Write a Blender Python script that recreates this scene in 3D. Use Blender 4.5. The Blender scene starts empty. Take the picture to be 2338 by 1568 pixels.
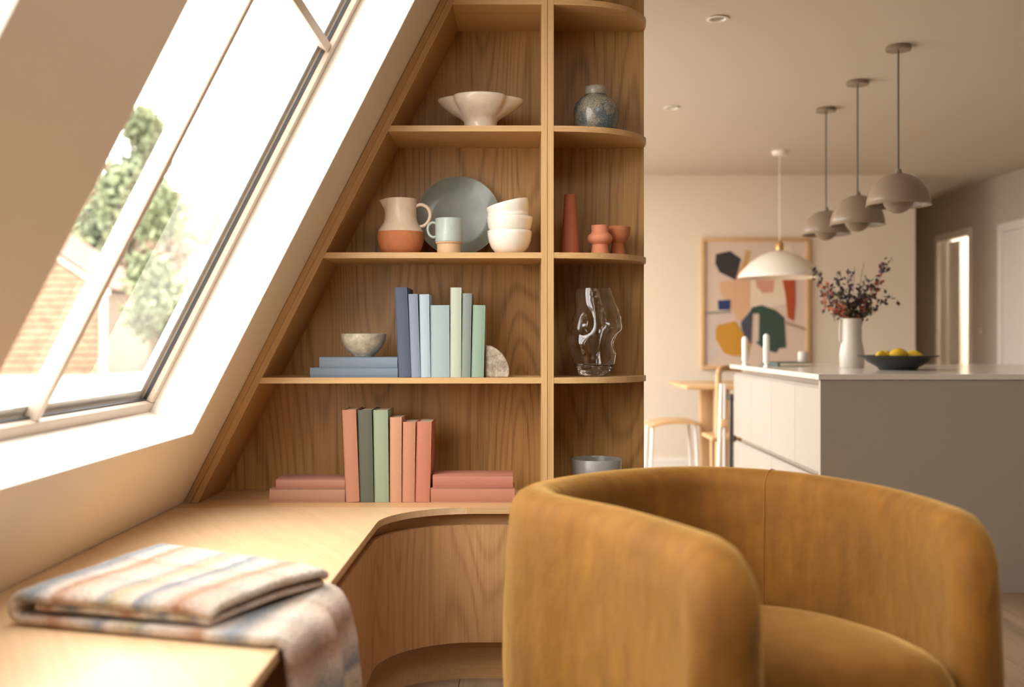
import bpy, bmesh, math, random
from mathutils import Vector, Matrix, noise

random.seed(7)
PI = math.pi
scn = bpy.context.scene
COL = scn.collection

# ------------------------------------------------------------------ camera
FPX = 2400.0                      # focal length in pixels of the 2338 px wide frame
CX, CY, CH = 1183.0, 777.0, 1.1   # vanishing point, eye height
cam_d = bpy.data.cameras.new('camera')
cam = bpy.data.objects.new('camera', cam_d); COL.objects.link(cam)
cam.location = (0, 0, CH); cam.rotation_euler = (PI/2, 0, 0)
cam_d.sensor_width = 36.0; cam_d.lens = FPX/2338*36.0
cam_d.shift_x = -(CX-1169)/2338; cam_d.shift_y = -(784-CY)/2338
cam_d.clip_start = 0.05; cam_d.clip_end = 300
cam_d.dof.use_dof = True; cam_d.dof.focus_distance = 3.45; cam_d.dof.aperture_fstop = 1.8
scn.camera = cam

# ------------------------------------------------------------------ world and daylight
SKY = 5.2
world = bpy.data.worlds.new('overcast_sky'); scn.world = world
world.use_nodes = True
bg = world.node_tree.nodes['Background']
bg.inputs[0].default_value = (1.0, 0.962, 0.915, 1); bg.inputs[1].default_value = SKY
scn.view_settings.view_transform = 'Standard'; scn.view_settings.look = 'None'
scn.view_settings.exposure = 0.92; scn.view_settings.gamma = 1.0
scn.view_settings.use_curve_mapping = False
cy = scn.cycles
cy.max_bounces = 14; cy.diffuse_bounces = 8; cy.glossy_bounces = 5
cy.transmission_bounces = 12; cy.transparent_max_bounces = 24
cy.use_denoising = True
cy.caustics_reflective = False; cy.caustics_refractive = False
cy.sample_clamp_indirect = 8.0

# slope of the left wall: O + u*U + v*Y + n*N  (u up the slope, n outwards)
KS = 0.5115
OX = -1.1 - KS*0.556
SL = math.sqrt(1+KS*KS)
UV_ = Vector((KS/SL, 0, 1/SL)); NV = Vector((-1/SL, 0, KS/SL))
def SW(u, v, n): return Vector((OX, 0, 0)) + UV_*u + NV*n + Vector((0, v, 0))
def slx(z): return OX + KS*z
U0, U1 = 0.922, 2.583
WIN = [(0.1, 1.281, U0, U1), (1.721, 3.117, U0, U1), (4.4, 6.3, .12, 2.72), (6.5, 8.5, .12, 2.72)]
for (a, b, U0, U1) in WIN:
    ld = bpy.data.lights.new('window_portal', 'AREA'); ld.shape = 'RECTANGLE'
    ld.size = b-a; ld.size_y = U1-U0; ld.cycles.is_portal = True
    lo = bpy.data.objects.new('window_portal', ld); COL.objects.link(lo)
    zax = NV; xax = Vector((0, 1, 0)); yax = zax.cross(xax)
    m = Matrix((xax, yax, zax)).transposed().to_4x4(); m.translation = SW((U0+U1)/2, (a+b)/2, 0.23)
    lo.matrix_world = m

RL = (.1, .95, .75, 2.0)      # out-of-view roof light, added in the ceiling to brighten the armchair seat and rim
ld = bpy.data.lights.new('added_roof_portal', 'AREA'); ld.shape = 'RECTANGLE'; ld.size = RL[1]-RL[0]; ld.size_y = RL[3]-RL[2]; ld.cycles.is_portal = True
lo = bpy.data.objects.new('added_roof_portal', ld); COL.objects.link(lo); lo.location = ((RL[0]+RL[1])/2, (RL[2]+RL[3])/2, 2.74)

# ------------------------------------------------------------------ materials
def nmat(name):
    m = bpy.data.materials.new(name); m.use_nodes = True
    nt = m.node_tree
    return m, nt, nt.nodes['Principled BSDF']
def lk(nt, a, b): nt.links.new(a, b)
def rgba(c): return (c[0], c[1], c[2], 1)
def srgb(r, g, b):
    f = lambda v: (v/255/12.92) if v/255 <= .04045 else ((v/255+.055)/1.055)**2.4
    return (f(r), f(g), f(b))
def objco(nt, scale=(1, 1, 1), rot=(0, 0, 0), loc=(0, 0, 0)):
    tc = nt.nodes.new('ShaderNodeTexCoord'); mp = nt.nodes.new('ShaderNodeMapping')
    mp.inputs['Scale'].default_value = scale; mp.inputs['Rotation'].default_value = rot; mp.inputs['Location'].default_value = loc
    lk(nt, tc.outputs['Object'], mp.inputs[0]); return mp.outputs[0]
def noise_n(nt, vec, scale, detail=3, rough=.5):
    n = nt.nodes.new('ShaderNodeTexNoise'); n.inputs['Scale'].default_value = scale
    n.inputs['Detail'].default_value = detail; n.inputs['Roughness'].default_value = rough
    lk(nt, vec, n.inputs['Vector']); return n.outputs[0]
def mth(nt, op, a, b=None):
    n = nt.nodes.new('ShaderNodeMath'); n.operation = op
    for i, x in enumerate((a, b)):
        if x is None: continue
        if isinstance(x, (int, float)): n.inputs[i].default_value = x
        else: lk(nt, x, n.inputs[i])
    return n.outputs[0]
def ramp(nt, fac, stops):
    r = nt.nodes.new('ShaderNodeValToRGB'); e = r.color_ramp.elements
    while len(e) < len(stops): e.new(.5)
    for i, (p, c) in enumerate(stops): e[i].position = p; e[i].color = rgba(c)
    lk(nt, fac, r.inputs[0]); return r.outputs[0]
def bump(nt, bsdf, h, strength=.2, dist=.002):
    b = nt.nodes.new('ShaderNodeBump'); b.inputs['Strength'].default_value = strength; b.inputs['Distance'].default_value = dist
    lk(nt, h, b.inputs['Height']); lk(nt, b.outputs[0], bsdf.inputs['Normal'])
def plain(name, c, rough=.6, var=0.0, vscale=20, bs=0, bscale=300, metal=0, sheen=0, coat=0, spec=.5):
    m, nt, b = nmat(name)
    b.inputs['Base Color'].default_value = rgba(c); b.inputs['Roughness'].default_value = rough
    b.inputs['Metallic'].default_value = metal; b.inputs['Specular IOR Level'].default_value = spec
    if sheen: b.inputs['Sheen Weight'].default_value = sheen
    if coat: b.inputs['Coat Weight'].default_value = coat; b.inputs['Coat Roughness'].default_value = .08
    if var or bs: co = objco(nt)
    if var:
        f = noise_n(nt, co, vscale, 4, .6)
        lk(nt, ramp(nt, f, [(.3, [max(0, x*(1-var)) for x in c]), (.7, [min(1, x*(1+var*.6)) for x in c])]), b.inputs['Base Color'])
    if bs: bump(nt, b, noise_n(nt, co, bscale, 3), bs, .001)
    return m
def wood(name, light, mid, dark, grain='Z', rough=.42, rot=(0, 0, 0), loc=(0, 0, 0), bands=26, big=1.0, across=1.0, bandmix=.55):
    m, nt, b = nmat(name)
    s = {'X': (.11, 1, 1), 'Y': (1, .11, 1), 'Z': (1, 1, .11)}[grain]
    s2 = {'X': (.012, 1, 1), 'Y': (1, .012, 1), 'Z': (1, 1, .012)}[grain]
    co0 = objco(nt, (1, 1, 1), rot, loc)
    def sc(v, k):
        n = nt.nodes.new('ShaderNodeVectorMath'); n.operation = 'MULTIPLY'; lk(nt, v, n.inputs[0]); n.inputs[1].default_value = k; return n.outputs[0]
    big_n = noise_n(nt, sc(co0, [x*across for x in s]), 3.2*big, 1.5, .4)
    line = mth(nt, 'SINE', mth(nt, 'MULTIPLY', big_n, bands*6.28))
    line = mth(nt, 'MULTIPLY', mth(nt, 'ADD', line, 1.0), .5)
    line = mth(nt, 'POWER', line, 2.6)
    fine = noise_n(nt, sc(co0, s2), 260, 5, .7)
    med = noise_n(nt, sc(co0, s2), 75, 3, .6)
    v = mth(nt, 'ADD', mth(nt, 'MULTIPLY', line, .27*bandmix), mth(nt, 'MULTIPLY', fine, .70))
    v = mth(nt, 'ADD', v, mth(nt, 'MULTIPLY', med, .30))
    c = ramp(nt, v, [(.30, light), (.54, mid), (.80, dark)])
    lk(nt, c, b.inputs['Base Color']); b.inputs['Roughness'].default_value = rough
    bump(nt, b, fine, .12, .0008)
    return m

OLX = (.50, .285, .125), (.385, .20, .08), (.20, .092, .032)
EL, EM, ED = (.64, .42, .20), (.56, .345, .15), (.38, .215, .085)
BL, BM_, BD = (.50, .292, .102), (.41, .220, .070), (.20, .094, .025)  # back panel oak, toned darker: shade inside the bays put into the colour
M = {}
M['oak_back_shaded'] = wood('oak_back_panel', BL, BM_, BD, 'Z', bands=34, big=1.0, bandmix=.6)
M['oak_back_shaded2'] = wood('oak_shaded_back_panel_b', BL, BM_, BD, 'Z', loc=(4.3, 1, 2), bands=30, bandmix=.6)
M['oak_edge_x'] = wood('oak_shelf', EL, EM, ED, 'X', bands=5, loc=(1, 2, 3), bandmix=.2)
M['oak_edge_z'] = wood('oak_upright', EL, EM, ED, 'Z', bands=5, loc=(3, 2, 1), bandmix=.2)
M['oak_slope'] = wood('oak_sloped_panel', (.52, .325, .14), (.43, .25, .10), (.27, .14, .05), 'Z', rot=(0, math.atan(-KS), 0), bands=6, bandmix=.35)
M['oak_top'] = wood('oak_worktop', (.68, .49, .295), (.62, .425, .24), (.53, .34, .175), 'Y', rot=(0, 0, -.5), bands=22, bandmix=.3, rough=.42)
M['oak_top_x'] = wood('oak_base_board', (.66, .43, .22), (.58, .35, .165), (.45, .26, .11), 'X', bands=6, bandmix=.25, rough=.35)
M['oak_door'] = wood('oak_door', (.56, .33, .15), (.47, .255, .11), (.28, .14, .052), 'Z', bands=26, loc=(7, 0, 0), across=1.3, bandmix=.5)
M['oak_floor'] = [wood('oak_floor_%s' % w, [x*k for x in (.36, .25, .165)], [x*k for x in (.30, .20, .13)], [x*k for x in (.21, .135, .085)], 'Y', bands=8, loc=(i*3.3, 0, i), rough=.5)
                  for i, (w, k) in enumerate((('pale', 1.08), ('plain', 1.0), ('warm', .9)))]
M['wall'] = plain('warm_white_paint', (.76, .675, .56), .85, bs=.05, bscale=250)
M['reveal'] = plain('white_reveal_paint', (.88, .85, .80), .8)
M['wall_far'] = plain('cream_paint', (.74, .65, .54), .85)
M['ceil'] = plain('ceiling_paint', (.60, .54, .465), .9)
M['wall_b'] = plain('bounce_cutting_taupe', (.26, .21, .165), .9)  # for the unseen wall behind the camera, darkened to cut bounced light
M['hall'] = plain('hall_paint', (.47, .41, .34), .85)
M['door_w'] = plain('white_door_paint', (.80, .76, .70), .5)
M['frame'] = plain('cream_window_paint', (.56, .46, .37), .45)
M['gasket'] = plain('black_rubber', (.02, .02, .024), .5)
M['alu'] = plain('pale_grey_aluminium', (.80, .80, .80), .4)
M['velvet_c'] = (.56, .275, .045)
def velvet():
    m, nt, b = nmat('mustard_velvet')
    co = objco(nt)
    n1 = noise_n(nt, co, 5, 3, .55); n2 = noise_n(nt, objco(nt, (1, 1, .25)), 26, 3, .6)
    v = mth(nt, 'ADD', mth(nt, 'MULTIPLY', n1, .62), mth(nt, 'MULTIPLY', n2, .38))
    lk(nt, ramp(nt, v, [(.3, (.125, .045, .003)), (.52, (.19, .072, .006)), (.72, (.26, .108, .011))]), b.inputs['Base Color'])
    b.inputs['Roughness'].default_value = .75
    b.inputs['Sheen Weight'].default_value = .62; b.inputs['Sheen Roughness'].default_value = .42
    b.inputs['Sheen Tint'].default_value = (1, .66, .24, 1)
    b.inputs['Specular IOR Level'].default_value = .25
    fine = noise_n(nt, co, 900, 2); cr = noise_n(nt, co, 16, 3)
    h = mth(nt, 'ADD', mth(nt, 'MULTIPLY', fine, .06), cr)
    bump(nt, b, h, .35, .014)
    return m
M['velvet'] = velvet()
M['seam'] = plain('mustard_seam', (.28, .11, .014), .8)
M['black'] = plain('black_metal', (.025, .024, .024), .4)
M['white_m'] = plain('white_metal', (.82, .80, .77), .35)
M['brass'] = plain('brass', (.7, .42, .16), .3, metal=.8)
M['chair_wood'] = wood('light_oak_furniture', (.68, .44, .22), (.6, .37, .18), (.45, .27, .12), 'Z', bands=5, bandmix=.2)
M['cream_glaze'] = plain('cream_glaze', (.78, .68, .56), .16, var=.10, vscale=30, coat=.4)
M['white_glaze'] = plain('white_glaze', (.86, .79, .70), .2, var=.07, vscale=25, bs=.15, bscale=40, coat=.3)
M['jug_glaze'] = plain('buff_glaze', (.70, .57, .43), .3, var=.08, vscale=40)
M['terra'] = plain('terracotta', (.50, .175, .07), .8, var=.12, vscale=60, bs=.1)
M['terra_d'] = plain('dark_terracotta', (.42, .12, .05), .75, var=.1, vscale=60)
M['coral'] = plain('coral_clay', (.62, .225, .12), .75, var=.06, vscale=60)
M['plate'] = plain('grey_green_glaze', (.20, .215, .18), .28, var=.16, vscale=18, coat=.2)
M['platerim'] = plain('pale_plate_edge', (.42, .36, .26), .5)
M['mugglaze'] = plain('pale_blue_glaze', (.42, .49, .45), .3, var=.08, vscale=60)
M['beige_clay'] = plain('bare_beige_clay', (.62, .42, .25), .8, var=.08, vscale=80)
M['bowl_spk'] = plain('speckled_stone_glaze', (.50, .46, .37), .3, var=.4, vscale=55, coat=.2)
M['greydish'] = plain('grey_dish_glaze', (.26, .25, .235), .25)
def jar_mat():
    m, nt, b = nmat('blue_grey_speckled_glaze'); co = objco(nt)
    sp = noise_n(nt, co, 330, 2, .7); bigp = noise_n(nt, co, 13, 3, .6)
    c1 = ramp(nt, sp, [(.38, (.11, .11, .095)), (.6, (.36, .32, .25))])
    c2 = ramp(nt, sp, [(.4, (.05, .07, .075)), (.65, (.19, .215, .215))])
    mx = nt.nodes.new('ShaderNodeMix'); mx.data_type = 'RGBA'
    f = nt.nodes.new('ShaderNodeMapRange'); f.inputs[1].default_value = .46; f.inputs[2].default_value = .54; lk(nt, bigp, f.inputs[0])
    lk(nt, f.outputs[0], mx.inputs[0]); lk(nt, c1, mx.inputs[6]); lk(nt, c2, mx.inputs[7]); lk(nt, mx.outputs[2], b.inputs['Base Color'])
    b.inputs['Roughness'].default_value = .18; return m
M['jar'] = jar_mat()
def stone_mat():
    m, nt, b = nmat('mottled_stone'); co = objco(nt)
    lk(nt, ramp(nt, noise_n(nt, co, 38, 6, .75), [(.35, (.16, .125, .10)), (.5, (.36, .30, .23)), (.66, (.56, .50, .41))]), b.inputs['Base Color'])
    b.inputs['Roughness'].default_value = .8; bump(nt, b, noise_n(nt, co, 120, 4), .4, .002); return m
M['stone'] = stone_mat()
def glass_clear():
    m, nt, b = nmat('clear_glass')
    b.inputs['Base Color'].default_value = (.97, .96, .96, 1); b.inputs['Roughness'].default_value = 0
    b.inputs['IOR'].default_value = 1.47; b.inputs['Transmission Weight'].default_value = 1; return m
M['glass'] = glass_clear()
def pane_mat():
    m = bpy.data.materials.new('window_glass'); m.use_nodes = True; nt = m.node_tree
    for n in list(nt.nodes): nt.nodes.remove(n)
    o = nt.nodes.new('ShaderNodeOutputMaterial'); mx = nt.nodes.new('ShaderNodeMixShader')
    t = nt.nodes.new('ShaderNodeBsdfTransparent'); g = nt.nodes.new('ShaderNodeBsdfGlossy'); f = nt.nodes.new('ShaderNodeLayerWeight')
    t.inputs[0].default_value = (.95, .96, .95, 1); g.inputs['Roughness'].default_value = .0; f.inputs[0].default_value = .5
    fr = mth(nt, 'ADD', mth(nt, 'MULTIPLY', mth(nt, 'POWER', f.outputs['Facing'], 5.0), .93), .07)
    lk(nt, fr, mx.inputs[0]); lk(nt, t.outputs[0], mx.inputs[1]); lk(nt, g.outputs[0], mx.inputs[2]); lk(nt, mx.outputs[0], o.inputs[0])
    return m
M['pane'] = pane_mat()
M['island_face'] = plain('taupe_panel', (.35, .31, .26), .55)
M['island_door'] = plain('pale_cabinet_paint', (.36, .315, .275), .5)
M['counter'] = plain('pale_stone_worktop', (.66, .61, .54), .16, var=.05, vscale=30)
M['rail'] = plain('cabinet_channel', (.42, .34, .27), .5)
M['pend'] = plain('taupe_enamel', (.25, .185, .135), .25)
M['pend_w'] = plain('white_enamel', (.86, .80, .72), .4)
M['lemon'] = plain('lemon_skin', (.72, .48, .02), .45, bs=.3, bscale=150)
M['vasew'] = plain('white_pitcher_glaze', (.52, .48, .42), .35)
M['candle'] = plain('white_candle', (.86, .83, .79), .5)
M['stem'] = plain('brown_stem', (.07, .04, .02), .8)
M['leaf_d'] = plain('dark_dried_leaf', (.045, .022, .018), .7)
M['leaf_r'] = plain('rust_leaf', (.30, .07, .03), .7)
M['leaf_o'] = plain('olive_leaf', (.11, .085, .025), .7)
M['tree_g'] = plain('garden_foliage', (.20, .23, .13), .8, var=.4, vscale=1.2)
M['tree_p'] = plain('autumn_foliage', (.38, .27, .20), .8, var=.4, vscale=1.2)
M['bark'] = plain('bark', (.15, .11, .08), .9)
M['shed'] = plain('weathered_cedar_board', (.25, .165, .105), .8, var=.35, vscale=4)
M['shed_trim'] = plain('cream_bargeboard', (.40, .34, .28), .6)
M['paving'] = plain('pale_garden_paving', (.52, .48, .42), .9, var=.1, vscale=2)
M['roof_tile'] = plain('clay_roof_tile', (.17, .10, .078), .8, var=.2, vscale=3)
M['render'] = plain('cream_render', (.55, .46, .36), .8)
M['page'] = plain('book_pages', (.60, .50, .38), .9, bs=.2)

# ------------------------------------------------------------------ geometry helpers
def tag(o, label=None, cat=None, group=None, kind=None):
    if label: o['label'] = label
    if cat: o['category'] = cat
    if group: o['group'] = group
    if kind: o['kind'] = kind
    return o
def thing(name, label, cat, loc, group=None):
    o = bpy.data.objects.new(name, None); COL.objects.link(o); o.location = loc; o.empty_display_size = .05
    return tag(o, label, cat, group)
def rootloc(p):
    v = Vector((0, 0, 0))
    while p is not None: v += Vector(p.location); p = p.parent
    return v
def obj(name, bm, mat, parent=None, loc=None, smooth=35, mod=None):
    """mesh is given in world coordinates; it is re-based on its parent (or on loc)"""
    me = bpy.data.meshes.new(name)
    bmesh.ops.recalc_face_normals(bm, faces=bm.faces)
    bm.to_mesh(me); bm.free()
    o = bpy.data.objects.new(name, me); COL.objects.link(o)
    mats = mat if isinstance(mat, (list, tuple)) else [mat]
    for q in mats: me.materials.append(q)
    base = rootloc(parent) if parent is not None else Vector(loc or (0, 0, 0))
    me.transform(Matrix.Translation(-base))
    if parent is not None: o.parent = parent
    else: o.location = base
    if smooth is not None:
        for p in me.polygons: p.use_smooth = True
        me.set_sharp_from_angle(angle=math.radians(smooth))
    return o
def NB(): return bmesh.new()
def add_box(bm, lo, hi, bev=0, mi=0):
    x0, y0, z0 = lo; x1, y1, z1 = hi
    vs = [bm.verts.new(p) for p in ((x0,y0,z0),(x1,y0,z0),(x1,y1,z0),(x0,y1,z0),(x0,y0,z1),(x1,y0,z1),(x1,y1,z1),(x0,y1,z1))]
    fs = [bm.faces.new([vs[i] for i in q]) for q in ((0,3,2,1),(4,5,6,7),(0,1,5,4),(1,2,6,5),(2,3,7,6),(3,0,4,7))]
    for f in fs: f.material_index = mi
    if bev:
        es = list({e for f in fs for e in f.edges})
        bmesh.ops.bevel(bm, geom=es, offset=bev, segments=2, affect='EDGES', profile=.5)
    return bm
def box(lo, hi, bev=0): return add_box(NB(), lo, hi, bev)
def add_hexa(bm, pts, bev=0):
    """8 points: bottom 4 then top 4"""
    vs = [bm.verts.new(p) for p in pts]
    fs = [bm.faces.new([vs[i] for i in q]) for q in ((0,3,2,1),(4,5,6,7),(0,1,5,4),(1,2,6,5),(2,3,7,6),(3,0,4,7))]
    if bev:
        es = list({e for f in fs for e in f.edges})
        bmesh.ops.bevel(bm, geom=es, offset=bev, segments=2, affect='EDGES', profile=.5)
    return bm
def sbox(bm, u0, u1, v0, v1, n0, n1, bev=0):
    return add_hexa(bm, [SW(u0,v0,n0), SW(u0,v1,n0), SW(u0,v1,n1), SW(u0,v0,n1), SW(u1,v0,n0), SW(u1,v1,n0), SW(u1,v1,n1), SW(u1,v0,n1)], bev)
def prism(bm, poly, z0, z1, axis='Z', bev=0):
    """poly of 2-tuples extruded along axis; axis Z: (x,y); Y: (x,z); X: (y,z)"""
    f3 = {'Z': lambda p, h: (p[0], p[1], h), 'Y': lambda p, h: (p[0], h, p[1]), 'X': lambda p, h: (h, p[0], p[1])}[axis]
    a = [bm.verts.new(f3(p, z0)) for p in poly]; b = [bm.verts.new(f3(p, z1)) for p in poly]
    n = len(poly); fs = [bm.faces.new(a), bm.faces.new(b)]
    for i in range(n): fs.append(bm.faces.new((a[i], a[(i+1) % n], b[(i+1) % n], b[i])))
    if bev:
        es = list({e for f in fs[:2] for e in f.edges})
        bmesh.ops.bevel(bm, geom=es, offset=bev, segments=2, affect='EDGES', profile=.5)
    return bm
def lathe(bm, prof, c, seg=48, fr=None, mi=None, ax=None):
    """prof: list of (r, z). fr(theta, i) optional radius factor. ax: optional rotation matrix about c"""
    rings = []
    for i, (r, z) in enumerate(prof):
        ring = []
        if r < 1e-6:
            p = Vector((0, 0, z)); p = (ax @ p if ax else p) + Vector(c); ring = [bm.verts.new(p)]
        else:
            for k in range(seg):
                t = 2*PI*k/seg; rr = r*(fr(t, i) if fr else 1)
                p = Vector((rr*math.cos(t), rr*math.sin(t), z)); p = (ax @ p if ax else p) + Vector(c)
                ring.append(bm.verts.new(p))
        rings.append(ring)
    for i in range(len(rings)-1):
        a, b = rings[i], rings[i+1]
        for k in range(seg):
            k2 = (k+1) % seg
            if len(a) == 1 and len(b) == 1: continue
            if len(a) == 1: f = bm.faces.new((a[0], b[k], b[k2]))
            elif len(b) == 1: f = bm.faces.new((a[k], a[k2], b[0]))
            else: f = bm.faces.new((a[k], a[k2], b[k2], b[k]))
            if mi: f.material_index = mi[i]
    return bm
def cat(pts, n=8, closed=False):
    P = [Vector(p) for p in pts]; out = []; m = len(P)
    rng = range(m) if closed else range(m-1)
    for i in rng:
        p1 = P[i]; p2 = P[(i+1) % m]
        p0 = P[(i-1) % m] if (closed or i > 0) else p1*2-p2
        p3 = P[(i+2) % m] if (closed or i+2 < m) else p2*2-p1
        for k in range(n):
            t = k/n
            out.append(.5*((2*p1)+(p2-p0)*t+(2*p0-5*p1+4*p2-p3)*t*t+(3*p1-p0-3*p2+p3)*t**3))
    if not closed: out.append(P[-1].copy())
    return out
def tube(bm, pts, r, seg=10, cap=True):
    P = [Vector(p) for p in pts]; R = r if isinstance(r, (list, tuple)) else [r]*len(P)
    rings = []; up = None
    for i, p in enumerate(P):
        d = (P[min(i+1, len(P)-1)]-P[max(i-1, 0)]).normalized()
        if up is None: up = Vector((0, 0, 1)) if abs(d.z) < .9 else Vector((1, 0, 0))
        x = d.cross(up)
        if x.length < 1e-5: x = d.cross(Vector((0, 1, 0)))
        x.normalize(); y = x.cross(d).normalized(); up = y
        rings.append([bm.verts.new(p+(x*math.cos(2*PI*k/seg)+y*math.sin(2*PI*k/seg))*R[i]) for k in range(seg)])
    for a, b in zip(rings, rings[1:]):
        for k in range(seg): bm.faces.new((a[k], a[(k+1) % seg], b[(k+1) % seg], b[k]))
    if cap:
        bm.faces.new(rings[0][::-1]); bm.faces.new(rings[-1])
    return bm
def W(x, y, d):  # a photographed point at depth d
    return Vector(((x-CX)/FPX*d, d, CH-(y-CY)/FPX*d))
D = FPX/700.0
DB = D*1.087
def X7(x): return (x-CX)/700.0
def Z7(y): return CH-(y-CY)/700.0

# ------------------------------------------------------------------ the setting
# sloped wall with four roof windows
bm = NB()
vs_ = [-2.1] + [q for ab in WIN for q in ab[:2]] + [9.0]
for i in range(0, len(vs_), 2): sbox(bm, 0, 3.0, vs_[i], vs_[i+1], 0, .21)
for (a, b, U0, U1) in WIN:
    sbox(bm, 0, U0, a, b, 0, .21); sbox(bm, U1, 3.0, a, b, 0, .21)
wl = obj('wall_left', bm, M['wall'], smooth=None); tag(wl, kind='structure')
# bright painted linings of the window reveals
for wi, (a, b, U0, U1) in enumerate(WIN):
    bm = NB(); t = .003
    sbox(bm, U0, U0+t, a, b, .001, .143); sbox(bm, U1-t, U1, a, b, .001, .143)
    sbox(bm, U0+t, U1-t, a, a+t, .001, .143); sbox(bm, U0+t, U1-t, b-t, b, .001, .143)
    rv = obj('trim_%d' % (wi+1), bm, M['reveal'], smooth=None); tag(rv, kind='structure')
# roof windows
for wi, (a, b, U0, U1) in enumerate(WIN):
    w = bpy.data.objects.new('window_%d' % (wi+1), None); COL.objects.link(w); w.location = SW(U0, a, .15); tag(w, kind='structure')
    fw = .034; mid = a+(b-a)*.459
    bm = NB()
    for (q0, q1, r0, r1) in ((U0, U0+fw, a, b), (U1-fw, U1, a, b), (U0+fw, U1-fw, a, a+fw), (U0+fw, U1-fw, b-fw, b)):
        sbox(bm, q0, q1, r0, r1, .143, .205, .004)
    obj('window_frame', bm, M['frame'], w)
    bm = NB(); g0 = fw; g1 = fw+.004
    for (q0, q1, r0, r1) in ((U0+g0, U0+g1, a+g0, b-g0), (U1-g1, U1-g0, a+g0, b-g0), (U0+g1, U1-g1, a+g0, a+g1), (U0+g1, U1-g1, b-g1, b-g0)):
        sbox(bm, q0, q1, r0, r1, .160, .169)
    obj('gasket', bm, M['gasket'], w)
    bm = NB(); g0 = fw; g1 = fw+.024
    for (q0, q1, r0, r1) in ((U0+g0, U0+g1, a+g0, b-g0), (U1-g1, U1-g0, a+g0, b-g0), (U0+g1, U1-g1, a+g0, a+g1), (U0+g1, U1-g1, b-g1, b-g0)):
        sbox(bm, q0, q1, r0, r1, .1785, .20)
    obj('outer_sash', bm, M['alu'], w)
    bm = NB(); sbox(bm, U0+fw, U1-fw, mid-.013, mid+.013, .147, .176, .003)
    obj('glazing_bar', bm, M['frame'], w)
    ut = (1.955-.068)*SL
    bm = NB(); sbox(bm, ut-.013, ut+.013, mid+.011, b-fw, .150, .176, .003)
    obj('glazing_bar', bm, M['frame'], w)
    bm = NB(); sbox(bm, ut-.013, ut+.013, a+fw, mid-.011, .150, .176, .003)
    obj('glazing_bar', bm, M['frame'], w)
    bm = NB(); sbox(bm, U0+fw, U1-fw, mid-.008, mid+.008, .1775, .19, .002)
    obj('outer_bar', bm, M['alu'], w)
    for (p, q) in ((a+fw, mid), (mid, b-fw)):
        bm = NB(); vq = [bm.verts.new(SW(*c)) for c in ((U0+fw, p, .1765), (U0+fw, q, .1765), (U1-fw, q, .1765), (U1-fw, p, .1765))]
        bm.faces.new(vq); obj('pane', bm, M['pane'], w, smooth=None)

HC = 2.5
XR = 4.11; YF = 8.9; XE = 3.363
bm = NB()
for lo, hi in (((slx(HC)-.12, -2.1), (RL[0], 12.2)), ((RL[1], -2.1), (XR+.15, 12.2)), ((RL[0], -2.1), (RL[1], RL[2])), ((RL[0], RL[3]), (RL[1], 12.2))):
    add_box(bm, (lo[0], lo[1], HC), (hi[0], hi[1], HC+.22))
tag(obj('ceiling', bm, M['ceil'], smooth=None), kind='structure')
rw = bpy.data.objects.new('window_5', None); COL.objects.link(rw); rw.location = (RL[0], RL[2], HC+.2); tag(rw, kind='structure')  # added roof light, outside the view
bm = NB()
for lo, hi in (((RL[0], RL[2]), (RL[0]+.04, RL[3])), ((RL[1]-.04, RL[2]), (RL[1], RL[3])), ((RL[0]+.04, RL[2]), (RL[1]-.04, RL[2]+.04)), ((RL[0]+.04, RL[3]-.04), (RL[1]-.04, RL[3]))):
    add_box(bm, (lo[0], lo[1], HC+.16), (hi[0], hi[1], HC+.22))
obj('window_frame', bm, M['frame'], rw, smooth=None)
bm = NB(); bm.faces.new([bm.verts.new(p) for p in ((RL[0], RL[2], HC+.2), (RL[1], RL[2], HC+.2), (RL[1], RL[3], HC+.2), (RL[0], RL[3], HC+.2))])
obj('pane', bm, M['pane'], rw, smooth=None)
bm = NB(); prism(bm, [(slx(0), 0), (XE, 0), (XE, HC), (slx(HC), HC)], YF, YF+.12, 'Y')
tag(obj('wall_far', bm, M['wall_far'], smooth=None), kind='structure')
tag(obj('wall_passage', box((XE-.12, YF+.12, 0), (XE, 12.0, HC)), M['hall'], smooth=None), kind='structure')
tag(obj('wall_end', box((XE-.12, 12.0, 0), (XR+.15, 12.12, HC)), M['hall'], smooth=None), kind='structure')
bm = NB(); prism(bm, [(slx(0), 0), (XR, 0), (XR, HC), (slx(HC), HC)], -2.2, -2.1, 'Y')
tag(obj('wall_back', bm, M['wall_b'], smooth=None), kind='structure')
bm = NB(); prism(bm, [(slx(0)+.001, 0), (.44, 0), (.44, HC), (slx(HC)+.001, HC)], DB+.021, DB+.12, 'Y')
tag(obj('wall_partition', bm, M['wall'], smooth=None), kind='structure')
# right wall with a doorway and a flat door
d1a, d1b, dzt = 9.56, 10.3, 2.08
d2a, d2b, dz2 = 8.0, 8.95, 2.04
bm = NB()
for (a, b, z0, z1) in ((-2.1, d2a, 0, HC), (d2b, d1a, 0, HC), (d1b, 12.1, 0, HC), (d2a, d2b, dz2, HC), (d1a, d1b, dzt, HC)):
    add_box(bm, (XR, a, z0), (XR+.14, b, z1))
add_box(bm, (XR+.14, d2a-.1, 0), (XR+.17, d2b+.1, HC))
tag(obj('wall_right', bm, M['hall'], smooth=None), kind='structure')
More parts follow.
